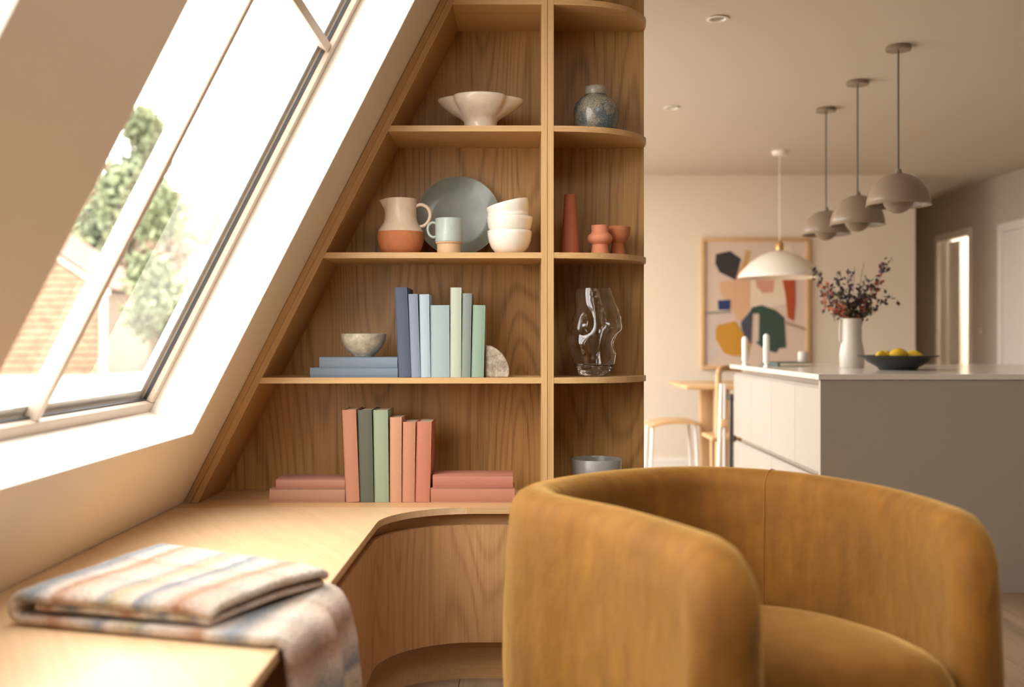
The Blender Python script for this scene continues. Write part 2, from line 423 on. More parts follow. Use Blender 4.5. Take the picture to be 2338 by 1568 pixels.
# doorway 1: lining, and a small bright room behind it
dr = bpy.data.objects.new('door_1', None); COL.objects.link(dr); dr.location = (XR, d1a, 0); tag(dr, kind='structure')
for (lo, hi) in (((XR-.012, d1a-.05, 0), (XR+.02, d1a+.02, dzt-.02)), ((XR-.012, d1b-.02, 0), (XR+.02, d1b+.05, dzt-.02)), ((XR-.012, d1a-.05, dzt-.02), (XR+.02, d1b+.05, dzt+.05))):
    obj('architrave', box(lo, hi, .003), M['door_w'], dr)
obj('door_panel', box((XR+.1, d1b-.28, .005), (XR+.138, d1b-.022, dzt-.022), .002), M['door_w'], dr)
dr2 = bpy.data.objects.new('door_2', None); COL.objects.link(dr2); dr2.location = (XR, d2a, 0); tag(dr2, kind='structure')
for (lo, hi) in (((XR-.012, d2a-.05, 0), (XR+.02, d2a+.02, dz2-.02)), ((XR-.012, d2b-.02, 0), (XR+.02, d2b+.05, dz2-.02)), ((XR-.012, d2a-.05, dz2-.02), (XR+.02, d2b+.05, dz2+.05))):
    obj('architrave', box(lo, hi, .003), M['door_w'], dr2)
obj('door_panel', box((XR+.01, d2a+.022, .005), (XR+.05, d2b-.022, dz2-.022), .002), M['door_w'], dr2)
bm = tube(NB(), [(XR-.01, d2a+.09, 1.0), (XR-.05, d2a+.09, 1.0), (XR-.055, d2a+.11, 1.0), (XR-.055, d2a+.2, 1.0)], .009, 8)
obj('door_handle', bm, M['alu'], dr2)
bm = NB()
add_box(bm, (XR+.14, 9.0, -.1), (6.2, 11.6, 0)); add_box(bm, (6.1, 9.0, 0), (6.2, 11.6, HC)); add_box(bm, (XR+.14, 9.0, 0), (6.1, 9.08, HC)); add_box(bm, (XR+.14, 11.5, 0), (6.1, 11.6, HC))
tag(obj('wall_side_room', bm, M['wall_far'], smooth=None), kind='structure')
# skirting
for nm, lo, hi in (('baseboard_far', (slx(.05)+.02, YF-.015, 0), (XE, YF, .1)), ('baseboard_right', (XR-.015, 8.95+.05, 0), (XR, 9.5, .1)),
                   ('baseboard_near_right', (XR-.015, -2.1, 0), (XR, 7.94, .1))):
    tag(obj(nm, box(lo, hi, .002), M['door_w'], smooth=None), kind='structure')
# floor: slab plus separate oak boards
fl = obj('floor', box((slx(0)-.1, -2.15, -.12), (XR+.14, 12.1, -.022)), M['hall'], smooth=None); tag(fl, kind='structure')
bw = .235
xx = slx(0)+.02; col = 0
cache = {}
while xx < XR-.01:
    yy = -2.1 - (col*.83 % 2.3); w_ = min(bw, XR-xx); k = 0
    while yy < 12.0:
        a = max(yy, -2.1); b = min(yy+2.3, 12.0)
        if b-a > .05:
            key = (round(w_, 3), round(b-a, 3), (col*2+k) % 3)
            if key not in cache:
                bm_ = box((-w_/2+.0012, -(b-a)/2+.0012, -.02), (w_/2-.0012, (b-a)/2-.0012, 0), 0)
                me = bpy.data.meshes.new('floorboard'); bm_.to_mesh(me); bm_.free(); me.materials.append(M['oak_floor'][key[2]]); cache[key] = me
            o = bpy.data.objects.new('floorboard', cache[key]); COL.objects.link(o); o.parent = fl
            o.location = (xx+w_/2, (a+b)/2, 0)
        yy += 2.3; k += 1
    xx += bw; col += 1

# ------------------------------------------------------------------ bookcase
TS = .0190
bc = thing('bookcase', 'tall oak bookcase with sloped left side and rounded right shelf ends, rising from the desk', 'bookcase', (X7(1250), D, .57))
ZT = 2.5
def slope_panel(off0, off1, mat, y0=D):
    z0 = .5705
    bm = prism(NB(), [(slx(z0)+off0, z0), (slx(z0)+off1, z0), (slx(ZT)+off1, ZT), (slx(ZT)+off0, ZT)], y0, DB, 'Y')
    return obj('side_panel', bm, mat, bc, smooth=None)
slope_panel(.002, .0240, M['oak_slope'])
slope_panel(.0252, .0486, M['oak_slope'], D-.001)
XD0, XD1 = X7(1236), X7(1264.5)
for a, b in ((XD0, (XD0+XD1)/2-.0006), ((XD0+XD1)/2+.0006, XD1)):
    obj('divider', box((a, D-.001, .5705), (b, DB, ZT), .0008), M['oak_edge_z'], bc, smooth=None)
XB = .446
obj('back_panel', prism(NB(), [(slx(.5705)+.0486, .5705), (XD0, .5705), (XD0, ZT), (slx(ZT)+.0486, ZT)], DB, DB+.018, 'Y'), M['oak_back_shaded'], bc, smooth=None)
obj('back_panel', box((XD0+.0005, DB+.0001, .5705), (XB, DB+.018, ZT)), M['oak_back_shaded2'], bc, smooth=None)
SHZ = [Z7(862), Z7(576), Z7(286.5), Z7(-3)]
curve = [(82, 0), (137, 5), (194.6, 19), (236, 42), (262, 64), (289.7, 102), (306, 136), (312, 165), (312, 209)]
cpts = [(p.x/700, D+p.y/700) for p in cat([(a, b, 0) for a, b in curve], 6)]
for z in SHZ:
    zb = z-TS
    obj('shelf', prism(NB(), [(slx(zb)+.0486, zb), (XD0, zb), (XD0, z), (slx(z)+.0486, z)], D, DB, 'Y'), M['oak_edge_x'], bc, smooth=None)
    obj('curved_shelf', prism(NB(), [(XD1, D)] + cpts[1:] + [(XD1, DB)], zb, z, 'Z', .0008), M['oak_edge_x'], bc, smooth=40)

# ------------------------------------------------------------------ corner desk
dk = thing('corner_desk', 'built-in oak desk with rounded inner corner running under the sloped window', 'desk', (-.9, 2.6, 0))
ZD = .57; TD = .0205
XI = -.411; YI = 3.338; RC = .28; YJ = 3.332
def dpath(o, y0=-.4, x1=.36):
    p = [(XI-o, y0), (XI-o, YI-RC)]
    for k in range(1, 25):
        t = PI - k/24*PI/2
        p.append((XI+RC+(RC+o)*math.cos(t), YI-RC+(RC+o)*math.sin(t)))
    p.append((x1, YI+o)); return p
pth = dpath(0, -.4)
left = slx(ZD)+.001
# worktop run (front part)
poly = [p for p in pth if p[1] < YJ]
xj = poly[-1][0]
poly = poly + [(XI+RC-.03, YJ), (left, YJ), (left, -.4)]
obj('worktop', prism(NB(), poly, ZD-TD, ZD, 'Z', .001), M['oak_top'], dk, smooth=40)
endc = [(p.x/700+.012, D-.0906+p.y*1.38/700) for p in cat([(a, b, 0) for a, b in curve], 6)]
poly = [(left, YJ+.0008), (XI+RC-.03, YJ+.0008), (XI+RC, YI)] + [q for q in endc] + [(endc[-1][0], DB+.018), (left, DB+.018)]
obj('base_board', prism(NB(), poly, ZD-TD, ZD-.0001, 'Z', .001), M['oak_top_x'], dk, smooth=40)
def pwall(path, z0, z1, th, name, mat):
    bm = NB(); P = [Vector((a, b, 0)) for a, b in path]; N = []
    for i, p in enumerate(P):
        d = (P[min(i+1, len(P)-1)]-P[max(i-1, 0)]).normalized(); N.append(Vector((-d.y, d.x, 0)))
    rings = []
    for p, n in zip(P, N):
        rings.append([bm.verts.new(Vector((q.x, q.y, z))) for q, z in ((p, z0), (p, z1), (p+n*th, z1), (p+n*th, z0))])
    for a, b in zip(rings, rings[1:]):
        for k in range(4): bm.faces.new((a[k], a[(k+1) % 4], b[(k+1) % 4], b[k]))
    bm.faces.new(rings[0]); bm.faces.new(rings[-1][::-1])
    return obj(name, bm, mat, dk, smooth=40)
def sub(path, i0, i1): return path[i0:i1]
pd = dpath(.012, 2.0)
pwall([(pd[0][0], 2.0), (pd[0][0], YI-RC-.03)], .138, .512, .018, 'door', M['oak_door'])
pwall([(pd[0][0], YI-RC-.0275)] + pd[1:-1] + [(.08, YI+.012)], .138, .512, .018, 'curved_door', M['oak_door'])
pwall([(.0825, YI+.012), (.36, YI+.012)], .138, .512, .018, 'door', M['oak_door'])
pwall(dpath(.045, 2.0), .505, ZD-TD-.0005, .015, 'handle_rail', M['oak_top_x'])
pwall(dpath(.085, 2.0), 0, .14, .018, 'plinth', M['oak_top_x'])
obj('end_panel', box((left+.35, 1.98, .001), (XI-.012, 2.0-.001, ZD-TD-.001)), M['oak_door'], dk, smooth=None)
obj('end_panel', box((.361, YI+.03, .001), (.379, DB, ZD-TD-.001)), M['oak_door'], dk, smooth=None)

# ------------------------------------------------------------------ books
def cloth(name, c): return plain(name, c, .75, bs=.12, bscale=700)
def book(label, xa, xb, ybase, ytop, lean, color, depth=.17, zbase=0, yo=.012, flat=False, grp=None, rot=0):
    """upright: xa..xb image px at base (plane D), lean px at top. flat: lies with spine to the room"""
    w = (xb-xa)/700; h = (ybase-ytop)/700
    cx = X7((xa+xb)/2); y0 = D+yo
    t = .0022
    g_ = sum(color)/3; color = tuple(x*.80+g_*.20 for x in color); color = (color[0]*.94, color[1]*.98, color[2]*1.0) if color[2] > color[0] else ((color[0]*.95, color[1]*1.0, color[2]*.92) if color[0] > color[1]*1.25 else (color[0]*.95, color[1]*.96, color[2]*1.10))
    color = tuple(x*.84 for x in color)
    mt = cloth('book_cloth', color)
    r = thing('book', label, 'book', (cx, y0, zbase), grp)
    bm = NB()
    if not flat:
        # boards left and right and the spine between them
        add_box(bm, (-w/2, .002, 0), (-w/2+t, depth, h), .0006)
        add_box(bm, (w/2-t, .002, 0), (w/2, depth, h), .0006)
        n = 7; pts = [(-w/2, .004)] + [(-w/2+w*k/n, .004-.0035*math.sin(PI*k/n)**.6) for k in range(1, n)] + [(w/2, .004), (w/2-.001, .007), (-w/2+.001, .007)]
        prism(bm, pts, 0, h, 'Z')
        pg = box((-w/2+t, .007, .003), (w/2-t, depth-.004, h-.003))
    else:
        add_box(bm, (-w/2, .002, 0), (w/2, depth, t), .0006)
        add_box(bm, (-w/2, .002, h-t), (w/2, depth, h), .0006)
        n = 7; pts = [(.004, 0)] + [(.004-.0035*math.sin(PI*k/n)**.6, h*k/n) for k in range(1, n)] + [(.004, h), (.007, h-.001), (.007, .001)]
        prism(bm, pts, -w/2, w/2, 'X')
        pg = box((-w/2+.003, .007, t), (w/2-.003, depth-.004, h-t))
    ang = math.atan2(-lean, (ybase-ytop)) if not flat else 0
    # turn about the lower corner that stays on the shelf
    piv = Vector((-w/2 if lean < 0 else w/2, 0, 0))
    R = Matrix.Translation(piv) @ Matrix.Rotation(-ang, 4, 'Y') @ Matrix.Translation(-piv)
    if rot: R = Matrix.Rotation(rot, 4, 'Z') @ R
    for b_ in (bm, pg): bmesh.ops.transform(b_, matrix=Matrix.Translation(Vector((cx, y0, zbase))) @ R, verts=b_.verts)
    obj('cover', bm, mt, r, smooth=30); obj('pages', pg, M['page'], r, smooth=None)
    return r
zS = SHZ[0]+.0003
g1 = 'cool coloured books on the middle shelf'; g2 = 'warm coloured books on the desk'
book('tall navy cloth book leaning left, first of the upright blue books', 909, 937.5, 862, 656, -9.5, srgb(82, 96, 124), .2, zS, grp=g1)
book('slim slate lavender book between the navy and the pale blue books', 938.2, 959.3, 862, 671, -7, srgb(142, 154, 180), .17, zS, grp=g1)
book('slim pale sky blue upright book beside the wide blue-grey one', 959.9, 982, 862, 671.5, -3.5, srgb(180, 200, 216), .17, zS, grp=g1)
book('short wide pale blue-grey book in the middle of the upright row', 983, 1026, 862, 696.6, -1, srgb(165, 187, 190), .15, zS, grp=g1)
book('tall pale lime green upright book, as tall as the navy one', 1027, 1052, 862, 656, 1, srgb(196, 206, 170), .17, zS, grp=g1)
book('slim grey-green book between the pale lime and the mint books', 1052.8, 1073.6, 862, 669.5, 3, srgb(140, 155, 135), .17, zS, grp=g1)
book('short mint green upright book next to the stone bookend', 1075.5, 1104, 862, 696.6, 4, srgb(148, 178, 144), .19, zS, grp=g1)
b1 = book('flat steel blue book, bottom one under the speckled bowl', 706, 907, 862, 839.5, 0, srgb(118, 138, 160), .15, zS, flat=True, grp=g1)
book('flat steel blue book, upper one carrying the speckled bowl', 727, 906, 838.8, 815, 0, srgb(126, 144, 166), .15, zS+(862-839.2)/700, yo=.014, flat=True, grp=g1)
zB = ZD+.0003
book('tall terracotta orange book leaning left against the pink stack', 788, 819.6, 1148, 936.8, -8.5, srgb(206, 132, 100), .16, zB, grp=g2)
book('tall dark olive grey upright book beside the sage green one', 821, 852.5, 1148, 937, -5.5, srgb(100, 104, 82), .16, zB, grp=g2)
book('tall sage green upright book beside the dark olive one', 854, 887, 1148, 937, -3, srgb(162, 180, 138), .16, zB, grp=g2)
book('slim peach upright book right of the sage green book', 889, 915.5, 1148, 953.5, .3, srgb(222, 152, 116), .16, zB, grp=g2)
book('slim salmon upright book between the peach and the coral books', 917, 945.6, 1148, 964.7, 2, srgb(216, 138, 106), .16, zB, grp=g2)
book('thick coral red upright book, last of the warm upright row', 947, 980.5, 1148, 964, 4.2, srgb(212, 120, 92), .17, zB, grp=g2)
book('flat dusty pink book, bottom of the left stack on the desk', 612.8, 786, 1147.5, 1117, 0, srgb(192, 130, 106), .13, zB, flat=True, grp=g2)
book('flat dusty pink book on top of the left stack', 627.5, 785.5, 1116.2, 1095, 0, srgb(192, 122, 104), .12, zB+.0444, yo=.014, flat=True, grp=g2)
book('flat coral book, bottom of the right stack on the desk', 982.5, 1175, 1147.5, 1115, 0, srgb(204, 124, 98), .13, zB, flat=True, grp=g2)
book('flat coral book on top of the right stack', 987, 1171, 1114.3, 1085.8, 0, srgb(206, 118, 96), .13, zB+.0474, yo=.013, flat=True, grp=g2)

# ------------------------------------------------------------------ ceramics and objects on the shelves
def KK(d): return d/FPX           # metres per pixel at depth d
# stone bookend
st = [(1108, 788), (1120, 789.5), (1133, 796), (1146, 807), (1155, 820), (1161, 835), (1163, 849), (1160.5, 861.8), (1108.5, 861.8)]
bm = prism(NB(), [(X7(a), Z7(b)+.0002) for a, b in st], D+.03, D+.085, 'Y', .004)
tag(obj('stone_bookend', bm, M['stone'], loc=(X7(1130), D+.05, zS), smooth=30), 'rough quarter-round grey stone bookend propping the mint green book', 'bookend')
# small speckled bowl
d = D+.075; k = KK(d); c = W(830, 0, d); zb = zS+(862-815)/700+.0008; bm = NB()
k *= 1.0
pr = [(0, .004), (22, 0), (24, 4), (30, 7), (42, 20), (50, 36), (52, 51), (50, 52), (47, 38), (38, 22), (22, 12), (0, 10)]
bs = thing('ceramic_bowl', 'small speckled grey-cream bowl sitting on the two flat blue books', 'bowl', (c.x, d, zb))
obj('bowl_body', lathe(NB(), [(r*k, z*k) for r, z in pr], (c.x, d, zb)), M['bowl_spk'], bs, smooth=50)
z2 = SHZ[1]+.0003
# jug
d = D+.10; k = KK(d); c = W(915, 0, d)
jug = thing('ceramic_jug', 'two-tone jug, buff glaze above bare terracotta, with round loop handle', 'jug', (c.x, d, z2))
s = 1.02*k
low = [(0, .5), (36, 0), (40, 2), (47, 14), (51, 28), (52.3, 40), (51.5, 50)]
up_ = [(51.5, 50), (49.5, 54), (44, 63), (38, 72), (35.5, 84), (35, 100), (35.3, 121), (35.8, 124), (33.5, 124.5), (32.5, 110), (32.5, 85), (36, 70), (47, 52), (47, 35), (38, 8), (0, 6)]
obj('terracotta_base', lathe(NB(), [(r*s, z*s) for r, z in low], (c.x, d, z2)), M['terra'], jug, smooth=50)
def spout(t, i):
    return 1
bm = lathe(NB(), [(r*s, z*s) for r, z in up_], (c.x, d, z2))
for v in bm.verts:      # pull a pointed lip out of the rim towards the left
    rel = v.co-Vector((c.x, d, z2)); a = math.atan2(rel.y, -rel.x); hz = rel.z/s
    if hz > 96 and rel.length > 0:
        f = math.exp(-(a/.33)**2)*max(0, (hz-98)/26)
        v.co.x -= 13*s*f; v.co.z -= 3*s*f
obj('jug_body', bm, M['jug_glaze'], jug, smooth=50)
hp = [(33, 108, 0), (46, 112, 0), (60, 105, 0), (66, 90, 0), (62, 75, 0), (52, 65, 0), (40, 62, 0)]
obj('handle', tube(NB(), cat([(c.x+a*s, d, z2+b*s) for a, b, _ in hp], 6), 4.2*s, 12), M['jug_glaze'], jug, smooth=60)
# mug
d = D+.06; k = KK(d); c = W(1024.8, 0, d); s = k
mug = thing('stoneware_mug', 'pale blue glazed mug with bare beige clay foot and loop handle', 'mug', (c.x, d, z2))
obj('clay_foot', lathe(NB(), [(r*s, z*s) for r, z in [(0, .4), (25.5, 0), (26.5, 1), (27, 21), (30, 24), (30, 26)]], (c.x, d, z2)), M['beige_clay'], mug, smooth=40)
obj('mug_body', lathe(NB(), [(r*s, z*s) for r, z in [(30, 26), (31, 27), (31, 78.5), (30, 80), (28.8, 79), (28.5, 30), (0, 28)]], (c.x, d, z2)), M['mugglaze'], mug, smooth=40)
hp = [(-30, 70), (-38, 71), (-46, 65), (-48, 54), (-44, 43), (-36, 38), (-30, 39)]
obj('handle', tube(NB(), cat([(c.x+a*s, d, z2+b*s) for a, b in hp], 6), 3.0*s, 12), M['mugglaze'], mug, smooth=60)
# plate leaning on the back panel
R_ = 96*KK(D+.2)
ct = Vector((W(1046, 0, D+.225).x, DB-.045, z2+R_*.985))
tilt = math.radians(12)
rotm = Matrix.Rotation(-PI/2-tilt+PI, 3, 'X')
pl = thing('dinner_plate', 'large round grey-green plate leaning upright against the back of the shelf', 'plate', (ct.x, ct.y, z2))
prf = [(0, .004), (.62, .004), (.74, .008), (.9, .016), (.985, .021), (1.0, .019)]
prb = [(1.0, .019), (.99, .015), (.88, .009), (.72, 0), (.5, -.001), (0, -.001)]
AX = Matrix.Rotation(PI/2-tilt, 3, 'X')
obj('plate_face', lathe(NB(), [(a*R_, b) for a, b in prf], ct, 80, ax=AX), M['plate'], pl, smooth=60)
obj('plate_back', lathe(NB(), [(a*R_, b) for a, b in prb], ct, 80, ax=AX), M['plate'], pl, smooth=60)
obj('rim', tube(NB(), [ct+AX @ Vector((R_*.996*math.cos(t*PI/40), R_*.996*math.sin(t*PI/40), .0195)) for t in range(81)], .0014, 6, False), M['platerim'], pl, smooth=60)
# four bowls
d = D+.085; k = KK(d); s = k*1.01
def bowl(label, cx, zb, prof, tiltdeg=0, wob=.01, ph=0, txy=(0, 0)):
    c = Vector((W(cx, 0, d).x, d, zb))
    r = thing('white_bowl', label, 'bowl', c, 'stack of four white bowls')
    ax = Matrix.Rotation(math.radians(tiltdeg), 3, 'Y')
    f = lambda t, i: 1+wob*math.sin(2*t+ph)+wob*.6*math.sin(3*t+ph*2)
    obj('bowl_body', lathe(NB(), [(a*s, b*s) for a, b in prof], c, 56, f, ax=ax), M['white_glaze'], r, smooth=60)
P4 = [(0, 1), (27, 0), (33, 4), (42, 15), (47.5, 29), (50, 43), (50.5, 52), (49, 53), (48, 44), (45.4, 29), (40, 16), (30, 7), (0, 4)]
bowl('bottom bowl of the white stack, deep and upright', 1163.7, z2, P4)
bowl('second white bowl from the bottom, slightly pinkish rim', 1163.3, z2+32*s, [(a*1.02, b*1.0) for a, b in P4], 0.6, .012, 1)
bowl('third white bowl up, only its thin rim showing', 1162, z2+42*s, [(a*.93, b*.98) for a, b in P4], -2.0, .01, 2)
bowl('top white bowl, tilted up to the right', 1170.5, z2+64*s, [(a*.97, b*1.0) for a, b in P4], -14, .008, 3)
# right bay: terracotta pieces
d = D+.115; k = KK(d); c = W(1301.5, 0, d)
def ttl(name, label, cat_, cx, d, prof, mat, zb, part, yb=576, seg=48, grp=None, lean=0):
    k = KK(d); c = W(cx, 0, d)
    r = thing(name, label, cat_, (c.x, d, zb), grp)
    ax = Matrix.Rotation(lean, 3, 'Y') if lean else None
    obj(part, lathe(NB(), [(a*k, b*k) for a, b in prof], (c.x, d, zb), seg, ax=ax), mat, r, smooth=45)
    return r
ttl('tall_vase', 'tall slim tapering terracotta vase left of the candle holders', 'vase', 1301.8, D+.12,
    [(0, .5), (21, 0), (21.4, 3), (19.5, 40), (16.5, 85), (13.6, 128), (13, 138), (12, 138.5), (11.5, 120), (0, 118)], M['terra_d'], z2, 'vase_body')
ttl('candle_holder', 'coral clay candle holder with round bulging middle, in front', 'candle holder', 1370, D+.135,
    [(0, .5), (21, 0), (21.3, 2), (17.5, 25), (20, 27.5), (27, 32), (29, 39), (27, 46), (21, 51), (19.5, 54), (20.3, 68), (19, 69), (17, 60), (15, 55), (0, 53)], M['coral'], z2, 'holder_body')
ttl('candle_holder', 'terracotta goblet candle holder with wide cup, behind the bulging one', 'candle holder', 1410.5, D+.2,
    [(0, .5), (17.5, 0), (18, 2), (13.5, 30), (15, 33), (24, 40), (28.5, 54), (29, 68), (28, 69), (26, 60), (20, 48), (0, 44)], M['terra'], z2, 'holder_body')
# footed lobed bowl on shelf 3
z3 = SHZ[2]+.0003
d = D+.14; k = KK(d); c = W(1097, 0, d)
fb = thing('footed_bowl', 'cream glazed footed bowl with four petal-like lobes on the top left shelf', 'bowl', (c.x, d, z3))
def lobes(t, i):
    a = [0, .0, .0, 0, .02, .10, .2, .27, .33, .36, .36, .36, .34, .25, .1, 0, 0][i]
    q = abs((t+PI/2) % PI-PI/2)
    ear = math.exp(-(q/.30)**2); pin = math.exp(-((q-.60)/.13)**2)
    return 1-a*.50+a*.56*ear-a*.22*pin+a*.06*abs(math.sin(t))**4
prf = [(0, .5), (40, 0), (39, 5), (38, 14), (40, 26), (50, 34), (66, 42), (80, 52), (91, 60), (98, 68), (101, 74), (99, 76), (94, 72), (80, 60), (58, 46), (30, 40), (0, 39)]
obj('bowl_body', lathe(NB(), [(a*k*.96, b*k*1.03) for a, b in prf], (c.x, d, z3), 96, lobes), M['cream_glaze'], fb, smooth=70)
# ginger jar
d = D+.15; k = KK(d); c = W(1360, 0, d)
gj = thing('lidded_jar', 'round blue-grey speckled ceramic jar with flat lid on the top right shelf', 'jar', (c.x, d, z3))
obj('jar_body', lathe(NB(), [(a*k, b*k) for a, b in [(0, .5), (37, 0), (40, 3), (46, 14), (50, 28), (51, 42), (49.5, 58), (45, 71), (36, 81), (27, 87), (24, 89), (24, 94), (0, 94)]], (c.x, d, z3), 64), M['jar'], gj, smooth=50)
obj('lid', lathe(NB(), [(a*k, b*k) for a, b in [(0, 89.5), (25, 89.5), (25.8, 91), (25.5, 106), (23, 109), (0, 109.5)]], (c.x, d, z3), 48), plain('speckled_jar_lid', (.33, .29, .23), .3, var=.35, vscale=300), gj, smooth=50)
# clear glass vase with pinched sides
d = D+.125; k = KK(d); c = W(1356, 0, d)
gv = thing('glass_vase', 'clear blown glass vase with pinched dented sides on the right shelf', 'vase', (c.x, d, zS))
Lp = [(0, 31, 29), (8, 36, 36), (30, 46, 49), (55, 58, 53), (75, 66, 52), (92, 66, 58), (110, 58, 66), (130, 50, 64), (150, 44, 58), (170, 44, 50), (188, 44, 43), (200, 42, 40)]
def ivl(z, j):
    for a, b in zip(Lp, Lp[1:]):
        if z <= b[0]:
            t = (z-a[0])/(b[0]-a[0]); t = t*t*(3-2*t); return a[j]+(b[j]-a[j])*t
    return Lp[-1][j]
dents = [(-2.1, 120, 26, .45, .40), (-.9, 128, 30, .42, .42), (-1.45, 62, 34, .38, .22), (.6, 75, 26, .4, .3), (2.6, 128, 24, .4, .22), (1.8, 90, 30, .5, .35), (-.25, 78, 16, .28, .22)]
def rad(t, z, inn):
    l = ivl(z, 1); r = ivl(z, 2); m = (l+r)/2; e = (r-l)/2
    base = m+e*math.cos(t)
    base *= 1-.12*abs(math.sin(t))
    f = 1
    for (a, zc, sz, sa, dp) in dents:
        da = (t-a+PI) % (2*PI)-PI
        f -= dp*math.exp(-(da/sa)**2-((z-zc)/sz)**2)
    return base*f-(2.0 if inn else 0)
bm = NB(); seg = 72; rows = []
zo = [0, 2, 6] + [10+5*i for i in range(38)] + [200]
for z in zo: rows.append([(rad(2*PI*q/seg, z, 0)*(.93 if z == 0 else 1), 2*PI*q/seg, z) for q in range(seg)])
zi = [199.5] + [195-5*i for i in range(34)] + [26, 23]
for z in zi: rows.append([(rad(2*PI*q/seg, z, 1)*(.8 if z == 23 else 1), 2*PI*q/seg, z) for q in range(seg)])
vr = [[bm.verts.new((c.x+r*k*math.cos(t), d+r*k*math.sin(t), zS+.0005+z*k)) for r, t, z in row] for row in rows]
for a, b in zip(vr, vr[1:]):
    for q in range(seg): bm.faces.new((a[q], a[(q+1) % seg], b[(q+1) % seg], b[q]))
bm.faces.new(vr[0][::-1]); bm.faces.new(vr[-1])
obj('vase_body', bm, M['glass'], gv, smooth=80)
# low dish at the foot of the right bay
ttl('grey_dish', 'pale grey round dish low in the right bay behind the armchair', 'dish', 1362, D+.15,
    [(0, .5), (45, 0), (52, 6), (56, 40), (58, 84), (56.5, 86), (54, 80), (50, 30), (40, 10), (0, 8)], M['greydish'], ZD+.0003, 'dish_body')

# ------------------------------------------------------------------ armchair
ac = thing('armchair', 'mustard velvet tub armchair with wraparound back pulled up to the desk', 'armchair', (.46, 2.2, 0))
crest = [(.348, 1.65), (.325, 1.79), (.265, 1.95), (.190, 2.11), (.10, 2.24), (.048, 2.34), (.05, 2.45), (.124, 2.575), (.24, 2.69), (.36, 2.755), (.483, 2.775),
         (.60, 2.735), (.71, 2.64), (.795, 2.49), (.842, 2.33), (.862, 2.17), (.862, 2.03), (.852, 1.93)]
CP = cat([(a, b, 0) for a, b in crest], 9)
L_ = [0]
for a, b in zip(CP, CP[1:]): L_.append(L_[-1]+(b-a).length)
TOT = L_[-1]
def at(s):
    s = max(0, min(TOT, s))
    for i in range(len(L_)-1):
        if s <= L_[i+1]:
            t = (s-L_[i])/(L_[i+1]-L_[i]); p = CP[i].lerp(CP[i+1], t)
            dd = (CP[min(i+2, len(CP)-1)]-CP[max(i-1, 0)]).normalized(); return p, dd
    return CP[-1], (CP[-1]-CP[-2]).normalized()
HT = .77
def section(p, dd, hw, top, inout):
    """closed loop, outer side on the left of the path direction * inout"""
    n = Vector((-dd.y, dd.x, 0))*inout
    pts = []
    z0 = .035
    # outer side from bottom up, bulging
    for z in (0, .06, .16, .28, .42, .56, .70, .82):
        zz = z0+(top-hw-z0)*z/.82
        bul = .024*math.sin(PI*min(1, (z+.05)/.95))-.03*max(0, 1-z/.3)
        pts.append((p+n*(hw+bul*hw/.056), zz))
    for a in range(1, 8):
        t = a/8*PI
        pts.append((p+n*(hw*math.cos(t))+n*(.004 if a < 3 else 0), top-hw+hw*math.sin(t)*.96))
    for z in (.82, .6, .4, .2, 0):
        pts.append((p-n*(hw+.012*(1-z/.82)), z0+(top-hw-z0)*z/.82))
    return [Vector((q.x, q.y, zz)) for q, zz in pts]
bm = NB(); rings = []
HW = .054; RT = .16
ss = []
s = 0
while s < TOT:
    ss.append(s); e = min(s, TOT-s); s += .004 if e < .02 else (.010 if e < .2 else .022)
ss.append(TOT)
for s in ss:
    e = min(s, TOT-s); p, dd = at(s)
    q = max(0, 1-e/RT); top = HT-.17*(1-math.sqrt(max(0, 1-q**2.2)))
    q2 = max(0, 1-e/.06); hw = max(.004, HW*(1-.26*min(1, max(0, (s-1.1)/.7)))*math.sqrt(max(0, 1-q2*q2)))
    if .95 > s > .4:      # the left side swells a little before the back
        pass
    rings.append([bm.verts.new(v) for v in section(p, dd, hw, top, -1 if False else 1)])
n = len(rings[0])
for a, b in zip(rings, rings[1:]):
    for q in range(n): bm.faces.new((a[q], a[(q+1) % n], b[(q+1) % n], b[q]))
bm.faces.new(rings[0][::-1]); bm.faces.new(rings[-1])
obj('back_shell', bm, M['velvet'], ac, smooth=70)
# seams on the shell
def seam(s, name='seam'):
    p, dd = at(s); loop = section(p, dd, HW*(1-.26*min(1, max(0, (s-1.1)/.7)))+.0008, HT+.0008, 1)
    obj(name, tube(NB(), loop[3:], .0016, 6, False), M['seam'], ac, smooth=60)
sB = min(range(len(CP)), key=lambda i: abs((CP[i].x-.03)/(CP[i].y-.05)-(1752-CX)/FPX)+(0 if CP[i].y > 2.4 else 9))
seam(L_[sB])
# seat cushion
inner = []
for i in range(0, 41):
    s_ = .14+(TOT-.22)*i/40; p, dd = at(s_); inner.append(p-Vector((-dd.y, dd.x, 0))*(HW*(1-.26*min(1, max(0, (s_-1.1)/.7)))+.006))
front = [(.81, 1.92), (.75, 1.87), (.60, 1.85), (.47, 1.82), (.42, 1.80)]
outl = [Vector((p.x, p.y, 0)) for p in inner] + [Vector((a, b, 0)) for a, b in front]
outl = cat(outl, 2, True)
cen = Vector((.52, 2.2, 0))
bm = NB(); rings = []
for (k_, z) in ((.95, .10), (.985, .13), (1.0, .2), (1.0, .33), (.99, .375), (.96, .41), (.915, .435), (.85, .452), (.7, .466), (.45, .472), (.2, .474)):
    rings.append([bm.verts.new((cen.x+(p.x-cen.x)*k_, cen.y+(p.y-cen.y)*k_, z+(.115*(2.62-(cen.y+(p.y-cen.y)*k_)) if z > .3 else 0)-.012)) for p in outl])
n = len(outl)
for a, b in zip(rings, rings[1:]):
    for q in range(n): bm.faces.new((a[q], a[(q+1) % n], b[(q+1) % n], b[q]))
bm.faces.new(rings[0][::-1]); bm.faces.new(rings[-1])
obj('seat_cushion', bm, M['velvet'], ac, smooth=70)
